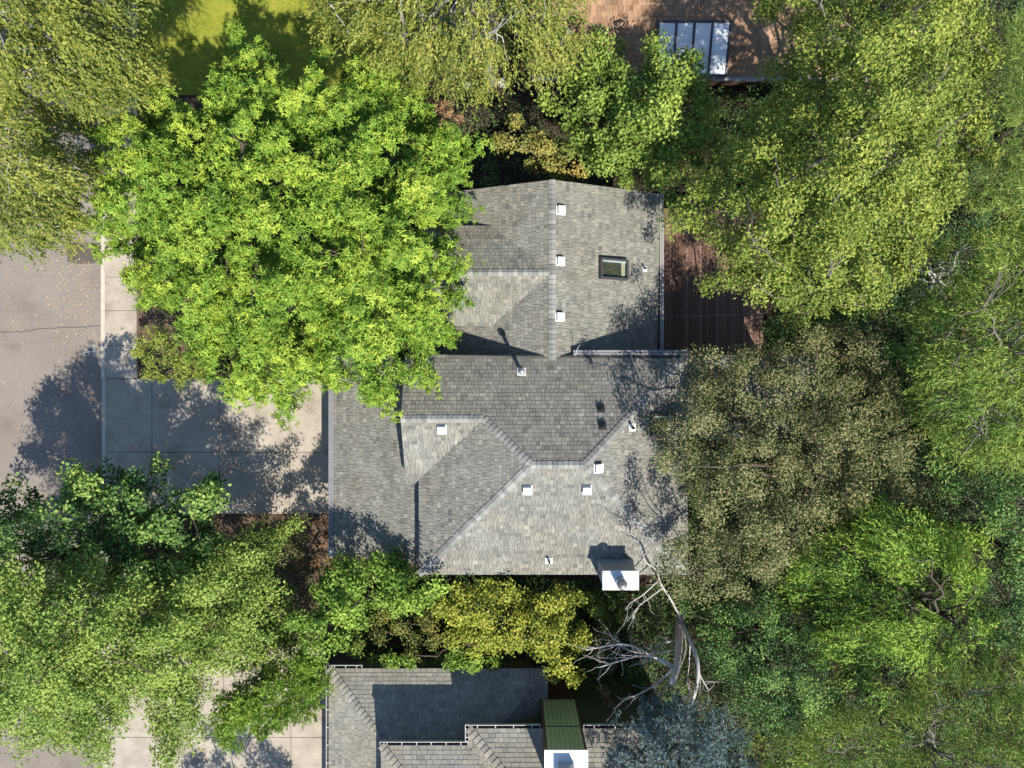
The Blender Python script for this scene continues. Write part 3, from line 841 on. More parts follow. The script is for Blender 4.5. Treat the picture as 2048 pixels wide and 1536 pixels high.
def clump_points(poly, spacing, ztop, zedge, R, bumpy, seed, layers=2, dz=1.6, drop=0.12, lob=160, tilt=(0, 0), holes=-1.15):
    r = np.random.default_rng(seed)
    poly_a = np.array(poly, float); x0, y0 = poly_a.min(0); x1, y1 = poly_a.max(0)
    out = []
    for Ly in range(layers):
        s = spacing * (1 + .35 * Ly)
        gx, gy = np.meshgrid(np.arange(x0, x1, s), np.arange(y0, y1, s))
        p = np.stack([gx.ravel(), gy.ravel()], 1) + r.uniform(-.55, .55, (gx.size, 2)) * s
        p = p[in_poly(p, poly)]
        p = p[r.random(len(p)) > drop]
        d = edge_dist(p, poly)
        if Ly: p, d = p[d > spacing * .5 * Ly], d[d > spacing * .5 * Ly]
        t = np.clip(d / R, 0, 1); dome = np.sqrt(1 - (1 - t) ** 2)
        wv = .75 * waves(p, lob, seed + 3) + .65 * waves(p, lob * .42, seed + 4)
        ctr = poly_a.mean(0)
        z = zedge + (ztop - zedge) * dome + bumpy * wv + r.normal(0, bumpy * .5, len(p)) - Ly * dz * r.uniform(.8, 1.3, len(p))
        z += tilt[0] * (p[:, 0] - ctr[0]) / 100 + tilt[1] * (p[:, 1] - ctr[1]) / 100
        z = np.maximum(z, 0.4)
        hole = wv > r.normal(holes - (.25 * Ly if holes < -.9 else .9 * Ly), .2, len(p))
        p, z, wv = p[hole], z[hole], wv[hole]
        k = (CAM_H - z) / FPX
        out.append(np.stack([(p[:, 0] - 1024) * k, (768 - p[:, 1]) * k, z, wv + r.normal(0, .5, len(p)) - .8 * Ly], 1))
    return np.concatenate(out)

def foliage(C, rc, per, style, leaf, r, flat=0.65, cen=None, elong=1.0, tvar=0.25, tbias=0.5):
    """leaf positions, axes, normals, sizes and tints around clump centres C (n,4)"""
    n = len(C); ll, lw_ = leaf
    rad = rc * r.uniform(.7, 1.25, n)
    cen = C[:, :2].mean(0) if cen is None else np.array(cen[:2])
    out_dir = C[:, :2] - cen; out_dir /= (np.linalg.norm(out_dir, axis=1, keepdims=True) + 1e-6)
    out3 = np.concatenate([out_dir, np.zeros((n, 1))], 1)
    if style == 'leaf': m = per
    elif style == 'rosette': m = max(2, per // 7)
    elif style in ('strand', 'needle'): m = max(2, per // 9)
    idx = np.repeat(np.arange(n), m); N_ = len(idx)
    d = unit(r, N_); d[:, 2] = np.where(r.random(N_) < .75, np.abs(d[:, 2]), d[:, 2])
    sh_ = rad[idx] * r.uniform(.35, 1.1, N_)
    off = d * sh_[:, None]; off[:, 2] *= flat
    tang = np.stack([-out_dir[idx, 1], out_dir[idx, 0]], 1)
    rr_ = (off[:, :2] * out_dir[idx]).sum(1, keepdims=True); tt_ = (off[:, :2] * tang).sum(1, keepdims=True)
    off[:, :2] = out_dir[idx] * rr_ * elong + tang * tt_ / math.sqrt(elong)
    off[:, 2] -= 0.10 * np.abs(rr_[:, 0]) * (elong > 1)
    pos = C[idx, :3] + off
    nr = d * .5 + np.array([0, 0, .42]) + unit(r, N_) * .75
    nr /= np.linalg.norm(nr, axis=1, keepdims=True)
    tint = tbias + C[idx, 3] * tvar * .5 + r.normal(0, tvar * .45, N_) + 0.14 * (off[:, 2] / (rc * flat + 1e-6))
    if style == 'leaf':
        a = unit(r, N_) + out3[idx] * .5 + d * .4; a -= nr * (a * nr).sum(1, keepdims=True); a[:, 2] -= .15
        ln = ll * r.uniform(.65, 1.25, N_)
        return pos, a, nr, ln, ln * (lw_ / ll), tint
    if style == 'rosette':
        kk = 7
        t0 = unit(r, N_); t0 -= nr * (t0 * nr).sum(1, keepdims=True); t0 /= np.linalg.norm(t0, axis=1, keepdims=True)
        t1 = np.cross(nr, t0)
        ang = (np.arange(kk) / kk * 2 * math.pi)[None] + r.uniform(-.3, .3, (N_, kk))
        a = np.cos(ang)[..., None] * t0[:, None] + np.sin(ang)[..., None] * t1[:, None] + nr[:, None] * r.uniform(-.35, .45, (N_, kk))[..., None]
        ps = np.repeat(pos[:, None], kk, 1) + nr[:, None] * r.uniform(-.05, .05, (N_, kk))[..., None]
        nn = np.repeat(nr[:, None], kk, 1) + .25 * r.normal(size=(N_, kk, 3))
        ln = ll * r.uniform(.7, 1.2, (N_, kk))
        tn = tint[:, None] + r.normal(0, .10, (N_, kk))
        return ps.reshape(-1, 3), a.reshape(-1, 3), nn.reshape(-1, 3), ln.ravel(), ln.ravel() * (lw_ / ll), tn.ravel()
    if style == 'strand':
        kk = 9
        hang = out3[idx] * .55 + unit(r, N_) * .45 + np.array([0, 0, -.55]); hang /= np.linalg.norm(hang, axis=1, keepdims=True)
        s = (np.arange(kk) / kk)[None] * (rc * r.uniform(.7, 1.5, N_))[:, None]
        ps = pos[:, None] + hang[:, None] * s[..., None]
        ps[..., 2] -= .35 * s ** 2
        a = hang[:, None] * .9 + r.normal(size=(N_, kk, 3)) * .55
        nn = nr[:, None] * 1.0 + r.normal(size=(N_, kk, 3)) * .5
        ln = ll * r.uniform(.7, 1.25, (N_, kk)); tn = tint[:, None] + r.normal(0, .12, (N_, kk))
        return ps.reshape(-1, 3), a.reshape(-1, 3), nn.reshape(-1, 3), ln.ravel(), ln.ravel() * (lw_ / ll), tn.ravel()
    if style == 'needle':
        kk = 9
        ax0 = d * .6 + out3[idx] * .5 + np.array([0, 0, .35]); ax0 /= np.linalg.norm(ax0, axis=1, keepdims=True)
        u = unit(r, N_ * kk).reshape(N_, kk, 3)
        a = ax0[:, None] * .75 + u * .75
        ps = pos[:, None] + ax0[:, None] * (np.arange(kk) / kk * ll * 1.3)[None, :, None]
        nn = unit(r, N_ * kk).reshape(N_, kk, 3) + np.array([0, 0, .5])
        ln = ll * r.uniform(.7, 1.2, (N_, kk)); tn = tint[:, None] + r.normal(0, .10, (N_, kk))
        return ps.reshape(-1, 3), a.reshape(-1, 3), nn.reshape(-1, 3), ln.ravel(), ln.ravel() * (lw_ / ll), tn.ravel()

def curve(a, b, lift, n, r, wob=0.15):
    a, b = Vector(a), Vector(b); ctrl = a.lerp(b, .45) + Vector((0, 0, lift)); pts = []
    for i in range(n):
        t = i / (n - 1)
        p = a * (1 - t) ** 2 + ctrl * 2 * t * (1 - t) + b * t * t
        if 0 < i < n - 1: p = p + Vector(r.normal(0, wob, 3).tolist())
        pts.append(p)
    return pts

def tree(name, label, cat, poly, ztop, zedge, R, leafmat, leaf, style='leaf', rc=0.5, spacing=30, per=60, bark='bark', base=None,
         bumpy=0.5, layers=2, dz=1.6, trunk_r=0.16, limbs=16, twigs=50, drop=.12, seed=1, elong=1.0, flat=.65, group=None, tvar=.25, tbias=.5, lob=160, high=0.0, twig_r=.02, tilt=(0, 0), holes=-1.15):
    spacing *= 1.3; per = int(per * (2.3 if style == 'leaf' else 1.55)); f_ = 1.0 if style == 'leaf' else 1.15; leaf = (leaf[0] * f_, leaf[1] * f_); drop += .05
    r = np.random.default_rng(seed)
    C = clump_points(poly, spacing, ztop, zedge, R, bumpy, seed, layers, dz, drop, lob, tilt, holes)
    if base is None:
        c = C[:, :2].mean(0)
    else:
        q = P(*base); c = np.array([q.x, q.y])
    t = tag(empty(name, (c[0], c[1], 0)), label, cat, group)
    topz = float(np.percentile(C[:, 2], 90)) - .3
    cc = C[:, :2].mean(0)
    top = Vector((c[0] * .5 + cc[0] * .5, c[1] * .5 + cc[1] * .5, topz))
    tp = []; tr_ = []
    nseg = 9
    for i in range(nseg):
        f = i / (nseg - 1)
        p = Vector((c[0], c[1], -.05)).lerp(top, f)
        if 0 < i: p += Vector((r.normal(0, .08), r.normal(0, .08), 0))
        tp.append(p); tr_.append(trunk_r * (1.25 - f) if i else trunk_r * 1.6)
    tr_[-1] = .02
    MB().tube(tp, tr_, 9).build('trunk', M[bark], t, True)
    # limbs to spread-out clumps, then thin twigs from the limbs to further clumps
    br = MB(); ends = []
    if limbs:
        order = r.permutation(len(C)); picks = []
        for i in order:
            if all((C[i, :2] - C[j, :2]) @ (C[i, :2] - C[j, :2]) > (2.2 * rc) ** 2 for j in picks): picks.append(i)
            if len(picks) >= limbs: break
        for i in picks:
            e = Vector(C[i, :3].tolist()) + Vector((0, 0, high))
            dist = (e.xy - top.xy).length
            zs = max(0.25 * topz, min(topz * .85, e.z - dist * .55))
            f = max(0.05, min(.95, zs / max(topz, .1))); k = int(f * (nseg - 1)); st = tp[k].lerp(tp[min(k + 1, nseg - 1)], f * (nseg - 1) - k)
            pts_ = curve(st, e, .3 + dist * .08, 8, r, .06 + .012 * dist)
            r0 = max(.035, trunk_r * .42 * (1.1 - f * .5))
            br.tube(pts_, [r0 * (1 - .85 * q / 7) + .008 for q in range(8)], 6, False)
            ends += pts_[3:]
        if ends:
            E_ = np.array([tuple(e) for e in ends])
            for i in r.permutation(len(C))[:twigs]:
                k = int(np.argmin(((E_ - C[i, :3]) ** 2).sum(1)))
                e = C[i, :3] + r.normal(0, .25 * rc, 3) + np.array([0, 0, high])
                pts_ = curve(E_[k], e, .12, 6, r, .05)
                br.tube(pts_, [twig_r * (1 - .7 * q / 5) + .004 for q in range(6)], 5, False)
        br.build('branches', M[bark], t, True)
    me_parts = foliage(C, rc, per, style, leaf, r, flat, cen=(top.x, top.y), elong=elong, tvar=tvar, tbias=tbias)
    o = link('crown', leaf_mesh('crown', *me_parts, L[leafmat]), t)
    return t, C

TREES = [
 dict(name='broadleaf_tree', label='huge bright green tree with star-shaped leaf clusters overhanging the house and pavement', cat='tree',
      poly=[(460,52),(500,62),(520,110),(560,130),(610,142),(640,112),(690,97),(740,107),(790,150),(820,182),(850,232),(900,238),(958,272),(962,292),(930,332),(944,372),(940,420),(902,462),(930,520),(934,590),(918,630),(940,684),(898,664),(852,722),(858,762),(800,768),(776,828),(720,822),(660,762),(600,826),(572,836),(530,798),(470,798),(420,770),(385,700),(340,640),(285,600),(262,566),(225,530),(190,505),(130,465),(122,412),(190,352),(170,304),(146,272),(180,242),(280,222),(330,192),(390,202),(412,160),(440,132),(470,112)],
      ztop=10.6, zedge=5.7, R=330, leafmat='bright', leaf=(.118,.042), style='rosette', rc=.46, spacing=26, per=265, trunk_r=.34, base=(590,470), bumpy=.8, elong=1.35, flat=.6, limbs=34, twigs=120, layers=3, dz=1.5, seed=11, lob=100, drop=.12, tvar=.32, holes=-1.7),
 dict(name='birch_tree', label='yellow-green birch with pale trunk over the road end beside the lawn', cat='tree',
      poly=[(-60,-60),(290,-60),(285,20),(280,60),(318,100),(300,150),(270,200),(200,232),(120,210),(-60,200)], ztop=12, zedge=7.5, R=150, leafmat='birch2', leaf=(.085,.055), style='strand', rc=.46, spacing=22, per=150, bark='birch', base=(240,130), trunk_r=.15, bumpy=.8, lob=120, seed=21, layers=3, limbs=12, twigs=24, high=.0),
 dict(name='birch_tree', label='yellow-green birch drooping over the asphalt road above the dark patch', cat='tree',
      poly=[(-60,190),(120,205),(200,232),(180,245),(142,272),(170,306),(188,352),(150,400),(160,470),(130,482),(100,468),(62,492),(30,484),(-60,480)], ztop=11, zedge=6.2, R=130, leafmat='birch2', leaf=(.085,.055), style='strand', rc=.46, spacing=22, per=150, bark='birch', base=(230,420), trunk_r=.15, bumpy=.8, lob=120, seed=22, layers=3, limbs=12, twigs=20, high=.0),
 dict(name='birch_tree', label='weeping birch with white trunk and bare pale limbs beside the brown shake roof', cat='tree',
      poly=[(628,-80),(626,10),(645,60),(668,92),(705,95),(745,107),(792,150),(830,186),(862,160),(900,192),(945,195),(985,160),(1015,165),(1060,195),(1080,140),(1125,120),(1160,98),(1170,40),(1168,-80)], ztop=11.5, zedge=6.5, R=190, leafmat='birch', leaf=(.085,.05), style='strand', rc=.46, spacing=22, per=130, bark='birch', base=(982,172), trunk_r=.20, bumpy=.8, lob=120, seed=23, layers=3, limbs=24, twigs=110, high=.28, drop=.2, twig_r=.022),
 dict(name='broadleaf_tree', label='mid green round-leaved tree between the brown shake roof and the north gable', cat='tree',
      poly=[(1188,64),(1225,70),(1245,112),(1270,140),(1300,92),(1330,74),(1368,96),(1392,64),(1400,96),(1425,140),(1442,190),(1420,230),(1440,300),(1400,342),(1330,372),(1250,376),(1185,352),(1160,300),(1120,262),(1088,196),(1130,170),(1150,122),(1170,74)], ztop=8.6, zedge=5.0, R=150, leafmat='mid', leaf=(.115,.085), rc=.42, spacing=23, per=85, bumpy=.55, seed=31, layers=3, dz=1.2, base=(1270,290)),
 dict(name='small_tree', label='small tree turning orange close to the north gable end', cat='tree',
      poly=[(972,246),(1010,222),(1062,216),(1100,240),(1130,270),(1160,300),(1175,335),(1150,356),(1090,346),(1030,356),(985,335),(975,292)], ztop=5.6, zedge=3.2, R=80, leafmat='orange', leaf=(.11,.075), rc=.40, spacing=23, per=80, bumpy=.45, seed=33, layers=2, dz=1.0, trunk_r=.09, limbs=9, twigs=24),
 dict(name='broadleaf_tree', label='very large yellow-green tree overhanging the red deck', cat='tree',
      poly=[(1500,-60),(1505,0),(1532,38),(1600,30),(1565,80),(1522,140),(1560,180),(1490,190),(1500,225),(1460,250),(1440,300),(1402,350),(1345,392),(1332,440),(1362,472),(1420,478),(1438,520),(1402,576),(1450,600),(1520,598),(1560,648),(1600,640),(1680,612),(1760,636),(1838,560),(1870,482),(1950,402),(1988,322),(1978,242),(2008,160),(1998,80),(1962,0),(1950,-60)],
      ztop=12.6, zedge=6.8, R=270, leafmat='olive', leaf=(.098,.062), rc=.46, spacing=24, per=92, bumpy=.95, seed=41, layers=3, dz=1.4, trunk_r=.30, limbs=34, twigs=220, bark='bark_grey', high=.12, lob=130, drop=.15, base=(1640,330)),
 dict(name='pine_tree', label='fresh green long-needled pine touching the very large yellow-green tree', cat='tree',
      poly=[(1990,60),(2040,40),(2120,20),(2120,450),(2060,436),(1990,440),(1952,404),(1990,325),(1982,245),(2010,160)], ztop=10.5, zedge=6.2, R=110, leafmat='pine', leaf=(.20,.018), style='needle', rc=.48, spacing=24, per=190, bumpy=.7, seed=43, layers=2, trunk_r=.2, base=(1990,270)),
 dict(name='willow_tree', label='feathery willow with narrow leaves and bare grey twigs behind the brownish tree', cat='tree',
      poly=[(1885,480),(1960,460),(2120,440),(2120,930),(2000,940),(1900,920),(1862,860),(1832,780),(1850,700),(1835,640),(1905,560)], ztop=9.5, zedge=5.6, R=140, leafmat='willow', leaf=(.125,.03), style='strand', rc=.46, spacing=22, per=160, bumpy=1.15, lob=120, holes=-1.0, seed=45, layers=2, dz=1.5, bark='bark_grey', twigs=120, high=.2, drop=.2),
 dict(name='broadleaf_tree', label='brownish olive tree with tiny leaves shading the east roof slope', cat='tree',
      poly=[(1505,682),(1562,690),(1622,652),(1700,642),(1762,692),(1790,760),(1822,842),(1850,950),(1846,1000),(1800,1012),(1750,992),(1700,1032),(1642,1080),(1602,1132),(1522,1182),(1442,1200),(1352,1192),(1322,1142),(1332,1092),(1382,1052),(1372,1000),(1322,952),(1322,872),(1312,852),(1372,802),(1362,762),(1382,706),(1455,698)], ztop=8.6, zedge=6.5, R=230, tilt=(-.3, .15), leafmat='brown', leaf=(.08,.054), rc=.42, spacing=23, per=85, bumpy=.95, seed=51, layers=4, dz=.8, holes=-2.2, trunk_r=.26, limbs=30, twigs=140, lob=100, drop=.1, base=(1500,920)),
 dict(name='locust_tree', label='vivid green feathery tree in the wood south of the brownish tree', cat='tree',
      poly=[(1540,1112),(1602,1092),(1645,1080),(1702,1035),(1762,1004),(1850,992),(1902,1020),(1962,1042),(1990,1150),(1980,1262),(1932,1302),(1852,1332),(1762,1402),(1702,1402),(1662,1342),(1642,1252),(1562,1202)], ztop=8.8, zedge=4.6, R=180, leafmat='lime', leaf=(.11,.036), style='strand', rc=.45, spacing=25, per=210, bumpy=1.35, seed=53, layers=3, dz=1.8, lob=110, holes=-.9, drop=.1, tvar=.85, twigs=40, limbs=12, base=(1700,1130)),
 dict(name='broadleaf_tree', label='dark green small-leaved tree behind the bleached dead tree', cat='tree',
      poly=[(1352,1192),(1440,1196),(1530,1182),(1562,1202),(1642,1252),(1662,1342),(1690,1400),(1640,1450),(1560,1480),(1500,1440),(1440,1400),(1400,1340),(1392,1260)], ztop=7.0, zedge=3.8, R=130, leafmat='maple', leaf=(.08,.052), rc=.42, spacing=21, per=85, bumpy=1.2, seed=55, layers=3, dz=1.5, lob=120, holes=-1.0, tbias=.35, tvar=.5, limbs=14, twigs=40),
 dict(name='broadleaf_tree', label='dark green tree in the gap between willow and vivid green feathery tree', cat='tree',
      poly=[(1850,945),(1905,925),(2000,945),(2120,935),(2120,1310),(2040,1300),(1985,1290),(1992,1150),(1965,1042),(1905,1018)], ztop=6.8, zedge=3.8, R=110, leafmat='maple', leaf=(.095,.055), rc=.42, spacing=22, per=80, bumpy=1.2, seed=57, layers=3, dz=1.4, lob=120, holes=-1.0, tbias=.4, tvar=.5, limbs=14, twigs=40),
 dict(name='willow_shrub', label='wispy willow shrub with whippy stems beyond the blue spruce', cat='shrub',
      poly=[(1505,1485),(1600,1462),(1700,1410),(1770,1402),(1860,1335),(1940,1305),(2040,1300),(2120,1310),(2120,1620),(1500,1620)], ztop=6.2, zedge=4.0, R=120, leafmat='willow', leaf=(.115,.026), style='strand', rc=.50, spacing=22, per=150, bumpy=1.1, lob=120, holes=-.9, seed=59, layers=2, dz=1.3, bark='bark_grey', trunk_r=.1, twigs=160, high=.35, drop=.2, twig_r=.012),
 dict(name='shrub', label='deep green shrub in the gap between the deck and the brownish tree', cat='shrub',
      poly=[(1480,700),(1520,650),(1580,640),(1690,610),(1770,640),(1840,565),(1890,480),(1990,430),(2060,440),(1905,565),(1840,640),(1852,705),(1835,790),(1865,865),(1905,925),(1850,950),(1790,770),(1700,660),(1560,700)], ztop=4.6, zedge=3.2, R=60, leafmat='dark', leaf=(.11,.07), rc=.45, spacing=22, per=75, bumpy=.7, lob=80, seed=61, layers=2, dz=1.0, limbs=12, twigs=30, trunk_r=.08),
 dict(name='yellow_tree', label='yellowing small tree between the chimney and the green-sided house', cat='tree',
      poly=[(890,1158),(950,1152),(1050,1154),(1120,1160),(1165,1190),(1182,1240),(1162,1300),(1172,1350),(1142,1384),(1092,1352),(1042,1332),(962,1302),(902,1292),(872,1232)], ztop=6.0, zedge=4.3, R=110, leafmat='yellow', leaf=(.095,.075), rc=.38, spacing=21, per=80, bumpy=.45, seed=63, layers=3, dz=1.0, trunk_r=.10, limbs=12, twigs=40, base=(1000,1180)),
 dict(name='shrub', label='dull green shrub below the tall chimney stack', cat='shrub',
      poly=[(1130,1162),(1200,1168),(1230,1190),(1275,1200),(1270,1230),(1230,1260),(1210,1330),(1230,1390),(1180,1380),(1165,1300),(1185,1240)], ztop=3.2, zedge=2.0, R=50, leafmat='mid', leaf=(.09,.05), rc=.38, spacing=24, per=70, bumpy=.4, seed=65, layers=2, dz=.8, limbs=8, twigs=16, trunk_r=.06, tbias=.2),
 dict(name='vine_maple', label='bright green leafy tree against the south end of the garage roof', cat='tree',
      poly=[(602,1195),(640,1150),(668,1122),(705,1112),(780,1112),(832,1144),(898,1156),(888,1200),(842,1228),(760,1212),(702,1262),(652,1302),(602,1292),(576,1242)], ztop=6.0, zedge=4.5, R=70, leafmat='lime', leaf=(.12,.085), rc=.40, spacing=22, per=80, bumpy=.5, seed=67, layers=3, dz=.9, trunk_r=.09, limbs=12, twigs=30, lob=80),
 dict(name='shrub', label='brownish speckled shrub between the yellowing tree and the garage', cat='shrub',
      poly=[(728,1225),(770,1208),(842,1226),(890,1204),(878,1240),(880,1280),(905,1300),(850,1322),(782,1312),(738,1280)], ztop=4.3, zedge=3.0, R=50, leafmat='orange', leaf=(.075,.05), rc=.36, spacing=20, per=75, bumpy=.4, seed=69, layers=2, dz=.8, limbs=8, twigs=20, trunk_r=.06, tbias=.3),
 dict(name='hedge', label='green leafy hedge lapping the north gutter of the green-sided house', cat='hedge',
      poly=[(748,1332),(775,1318),(850,1318),(905,1298),(962,1302),(1000,1318),(990,1340),(940,1334),(880,1344),(820,1346)], ztop=4.1, zedge=3.6, R=25, leafmat='lime', leaf=(.10,.07), rc=.30, spacing=16, per=65, bumpy=.2, seed=71, layers=2, dz=.7, limbs=8, twigs=12, trunk_r=.06),
 dict(name='maple_tree', label='dark green maple casting shade on the driveway and road', cat='tree',
      poly=[(-60,1040),(-20,1010),(10,1002),(30,972),(82,986),(110,960),(150,922),(198,934),(240,928),(300,918),(350,942),(348,982),(400,960),(440,932),(460,946),(442,1012),(442,1092),(402,1152),(352,1202),(202,1170),(62,1130),(-60,1150)], ztop=6.5, zedge=3.9, R=150, leafmat='maple', tvar=.42, leaf=(.13,.105), rc=.44, spacing=24, per=70, bumpy=1.0, seed=73, layers=3, dz=1.3, trunk_r=.2, lob=90, drop=.18, base=(225,1080)),
 dict(name='birch_tree', label='broad light green tree with hanging sprays over the neighbour driveway', cat='tree',
      poly=[(-60,1130),(60,1110),(200,1150),(300,1140),(420,1102),(480,1062),(522,1042),(534,1062),(618,1042),(602,1072),(542,1112),(520,1150),(562,1182),(540,1222),(582,1272),(560,1322),(502,1342),(470,1332),(424,1362),(394,1392),(402,1422),(382,1500),(332,1540),(302,1482),(312,1432),(262,1412),(222,1482),(182,1532),(132,1482),(62,1502),(20,1472),(-60,1490)], ztop=8.0, zedge=4.0, R=230, tilt=(-.65, 0), leafmat='spray', leaf=(.105,.066), rc=.46, spacing=19, per=90, flat=.45, bumpy=1.0, seed=75, layers=3, dz=1.2, trunk_r=.18, base=(300,1210), elong=1.6, limbs=22, twigs=50, tbias=.66, holes=-1.7, lob=110),
 dict(name='juniper', label='rounded fine-textured green conifer at the edge of the neighbour driveway', cat='tree',
      poly=[(432,1422),(470,1382),(560,1332),(602,1294),(648,1312),(652,1380),(622,1422),(542,1452),(482,1488),(442,1476)], ztop=5.2, zedge=2.8, R=80, leafmat='lime', leaf=(.12,.036), style='needle', rc=.42, spacing=16, per=270, bumpy=.4, seed=77, layers=2, dz=1.0, limbs=10, twigs=20, trunk_r=.1, tbias=.5),
 dict(name='spruce_tree', label='blue spruce with powdery needles beside the green-sided house', cat='tree',
      poly=[(1242,1442),(1290,1402),(1340,1394),(1390,1396),(1440,1422),(1492,1472),(1510,1640),(1230,1640),(1212,1502)], ztop=9.0, zedge=4.2, R=150, leafmat='spruce', leaf=(.10,.026), style='needle', rc=.34, spacing=20, per=230, bumpy=.7, seed=79, layers=3, dz=.8, limbs=18, twigs=30, trunk_r=.18, lob=70, elong=1.6),
 dict(name='shrub', label='low yellow-green shrub at the pavement corner of the driveway', cat='shrub',
      poly=[(266,706),(292,660),(340,646),(400,690),(432,740),(424,768),(380,782),(330,776),(282,752)], ztop=2.6, zedge=1.0, R=60, leafmat='olive', tbias=.6, leaf=(.10,.05), rc=.30, spacing=17, per=60, bumpy=.2, seed=81, layers=2, dz=.4, limbs=8, twigs=14, trunk_r=.04),
 dict(name='shrub', label='rusty brown shrub beside the white birch trunk', cat='shrub',
      poly=[(838,190),(870,182),(900,200),(945,196),(940,240),(915,262),(870,262),(842,236)], ztop=1.3, zedge=.5, R=40, leafmat='rust', leaf=(.10,.06), rc=.26, spacing=15, per=50, bumpy=.15, seed=83, layers=1, limbs=6, twigs=10, trunk_r=.03),
 dict(name='shrub', label='withered brown shrub at the corner of the garage', cat='shrub',
      poly=[(606,1060),(640,1042),(664,1060),(662,1130),(640,1180),(606,1160),(590,1110)], ztop=1.2, zedge=.5, R=40, leafmat='rust', leaf=(.10,.045), rc=.26, spacing=16, per=40, bumpy=.2, seed=85, layers=1, limbs=6, twigs=10, trunk_r=.03, drop=.35),
 dict(name='shrub', label='small rusty leaved shrub tip at the foot of the blue spruce', cat='shrub',
      poly=[(1208,1392),(1240,1378),(1262,1400),(1258,1432),(1228,1436),(1210,1418)], ztop=3.2, zedge=2.2, R=30, leafmat='rust', leaf=(.09,.06), rc=.24, spacing=13, per=55, bumpy=.15, seed=87, layers=2, dz=.5, limbs=5, twigs=10, trunk_r=.03, tbias=.75),
 dict(name='shrub', label='dark shrub in the gap between orange tree and bright green tree', cat='shrub',
      poly=[(925,300),(965,290),(985,340),(1000,360),(960,372),(944,372),(930,335)], ztop=2.2, zedge=1.2, R=30, leafmat='dark', leaf=(.10,.06), rc=.32, spacing=19, per=60, bumpy=.2, seed=89, layers=1, limbs=5, twigs=8, trunk_r=.04),
]
TREES += [
 dict(name='shrub', label='dark green bush between the hanging sprays and the fine-textured conifer', cat='shrub',
      poly=[(500,1130),(545,1150),(590,1180),(600,1240),(590,1300),(540,1330),(500,1330),(470,1280),(480,1200)], ztop=3.0, zedge=1.8, R=50, leafmat='maple', leaf=(.09,.06), rc=.38, spacing=20, per=60, bumpy=.5, lob=70, seed=99, layers=2, dz=.7, limbs=8, twigs=14, trunk_r=.05),
 dict(name='shrub', label='green bush in the gap between yellowing tree and bright hedge', cat='shrub',
      poly=[(690,1265),(740,1285),(790,1312),(870,1318),(910,1296),(960,1300),(1030,1330),(1050,1345),(960,1325),(900,1322),(830,1335),(760,1325),(700,1300)], ztop=3.3, zedge=2.4, R=30, leafmat='mid', leaf=(.085,.055), rc=.34, spacing=19, per=60, bumpy=.3, lob=70, seed=97, layers=2, dz=.6, limbs=8, twigs=14, trunk_r=.05),
 dict(name='shrub', label='bronze leaved shrub between the driveway soil and the bright leafy garage tree', cat='shrub',
      poly=[(545,1090),(600,1050),(625,1080),(600,1130),(590,1180),(560,1200),(530,1160)], ztop=1.8, zedge=.9, R=40, leafmat='brown', leaf=(.09,.05), rc=.3, spacing=18, per=50, bumpy=.25, seed=98, layers=2, dz=.5, limbs=6, twigs=12, trunk_r=.04, drop=.25),
 dict(name='shrub', label='dark spreading shrub under the bleached dead tree', cat='shrub',
      poly=[(1160,1290),(1230,1250),(1300,1200),(1345,1220),(1350,1300),(1330,1380),(1280,1400),(1230,1380),(1190,1400),(1165,1350)], ztop=2.4, zedge=1.5, R=60, leafmat='dark', leaf=(.09,.055), rc=.38, spacing=21, per=60, bumpy=.4, lob=70, seed=93, layers=2, dz=.6, limbs=8, twigs=14, trunk_r=.05, drop=.3),
 dict(name='shrub', label='grey-green twiggy shrub left of the bleached dead trunk', cat='shrub',
      poly=[(1168,1260),(1200,1240),(1235,1260),(1225,1310),(1240,1360),(1225,1400),(1190,1385),(1172,1330)], ztop=3.6, zedge=2.6, R=40, leafmat='brown', leaf=(.06,.035), rc=.34, spacing=20, per=50, bumpy=.4, lob=70, seed=94, layers=2, dz=.6, limbs=10, twigs=40, trunk_r=.05, drop=.25, bark='dead'),
 dict(name='broadleaf_tree', label='deep green tree filling the gap between brownish tree and willow', cat='tree',
      poly=[(1760,690),(1800,660),(1850,700),(1838,780),(1866,862),(1905,925),(1860,960),(1822,842),(1790,760)], ztop=6.2, zedge=4.6, R=50, leafmat='maple', leaf=(.10,.06), rc=.42, spacing=21, per=70, bumpy=.8, lob=80, seed=95, layers=2, dz=1.1, limbs=8, twigs=16, trunk_r=.1),
]
TREES.append(dict(name='broadleaf_tree', label='rounded tree shading the neighbour driveway from the far side of the drive', cat='tree',
      poly=[(330,1925),(420,1900),(520,1890),(600,1910),(620,1980),(580,2080),(480,2120),(350,2080),(310,1990)], ztop=6.6, zedge=4.6, R=120, leafmat='mid', leaf=(.12,.09), rc=.45, spacing=24, per=60, bumpy=.6, seed=91, layers=2))
for spec in TREES:
    s = dict(spec)
    tree(s.pop('name'), s.pop('label'), s.pop('cat'), s.pop('poly'), s.pop('ztop'), s.pop('zedge'), s.pop('R'), s.pop('leafmat'), s.pop('leaf'), **s)

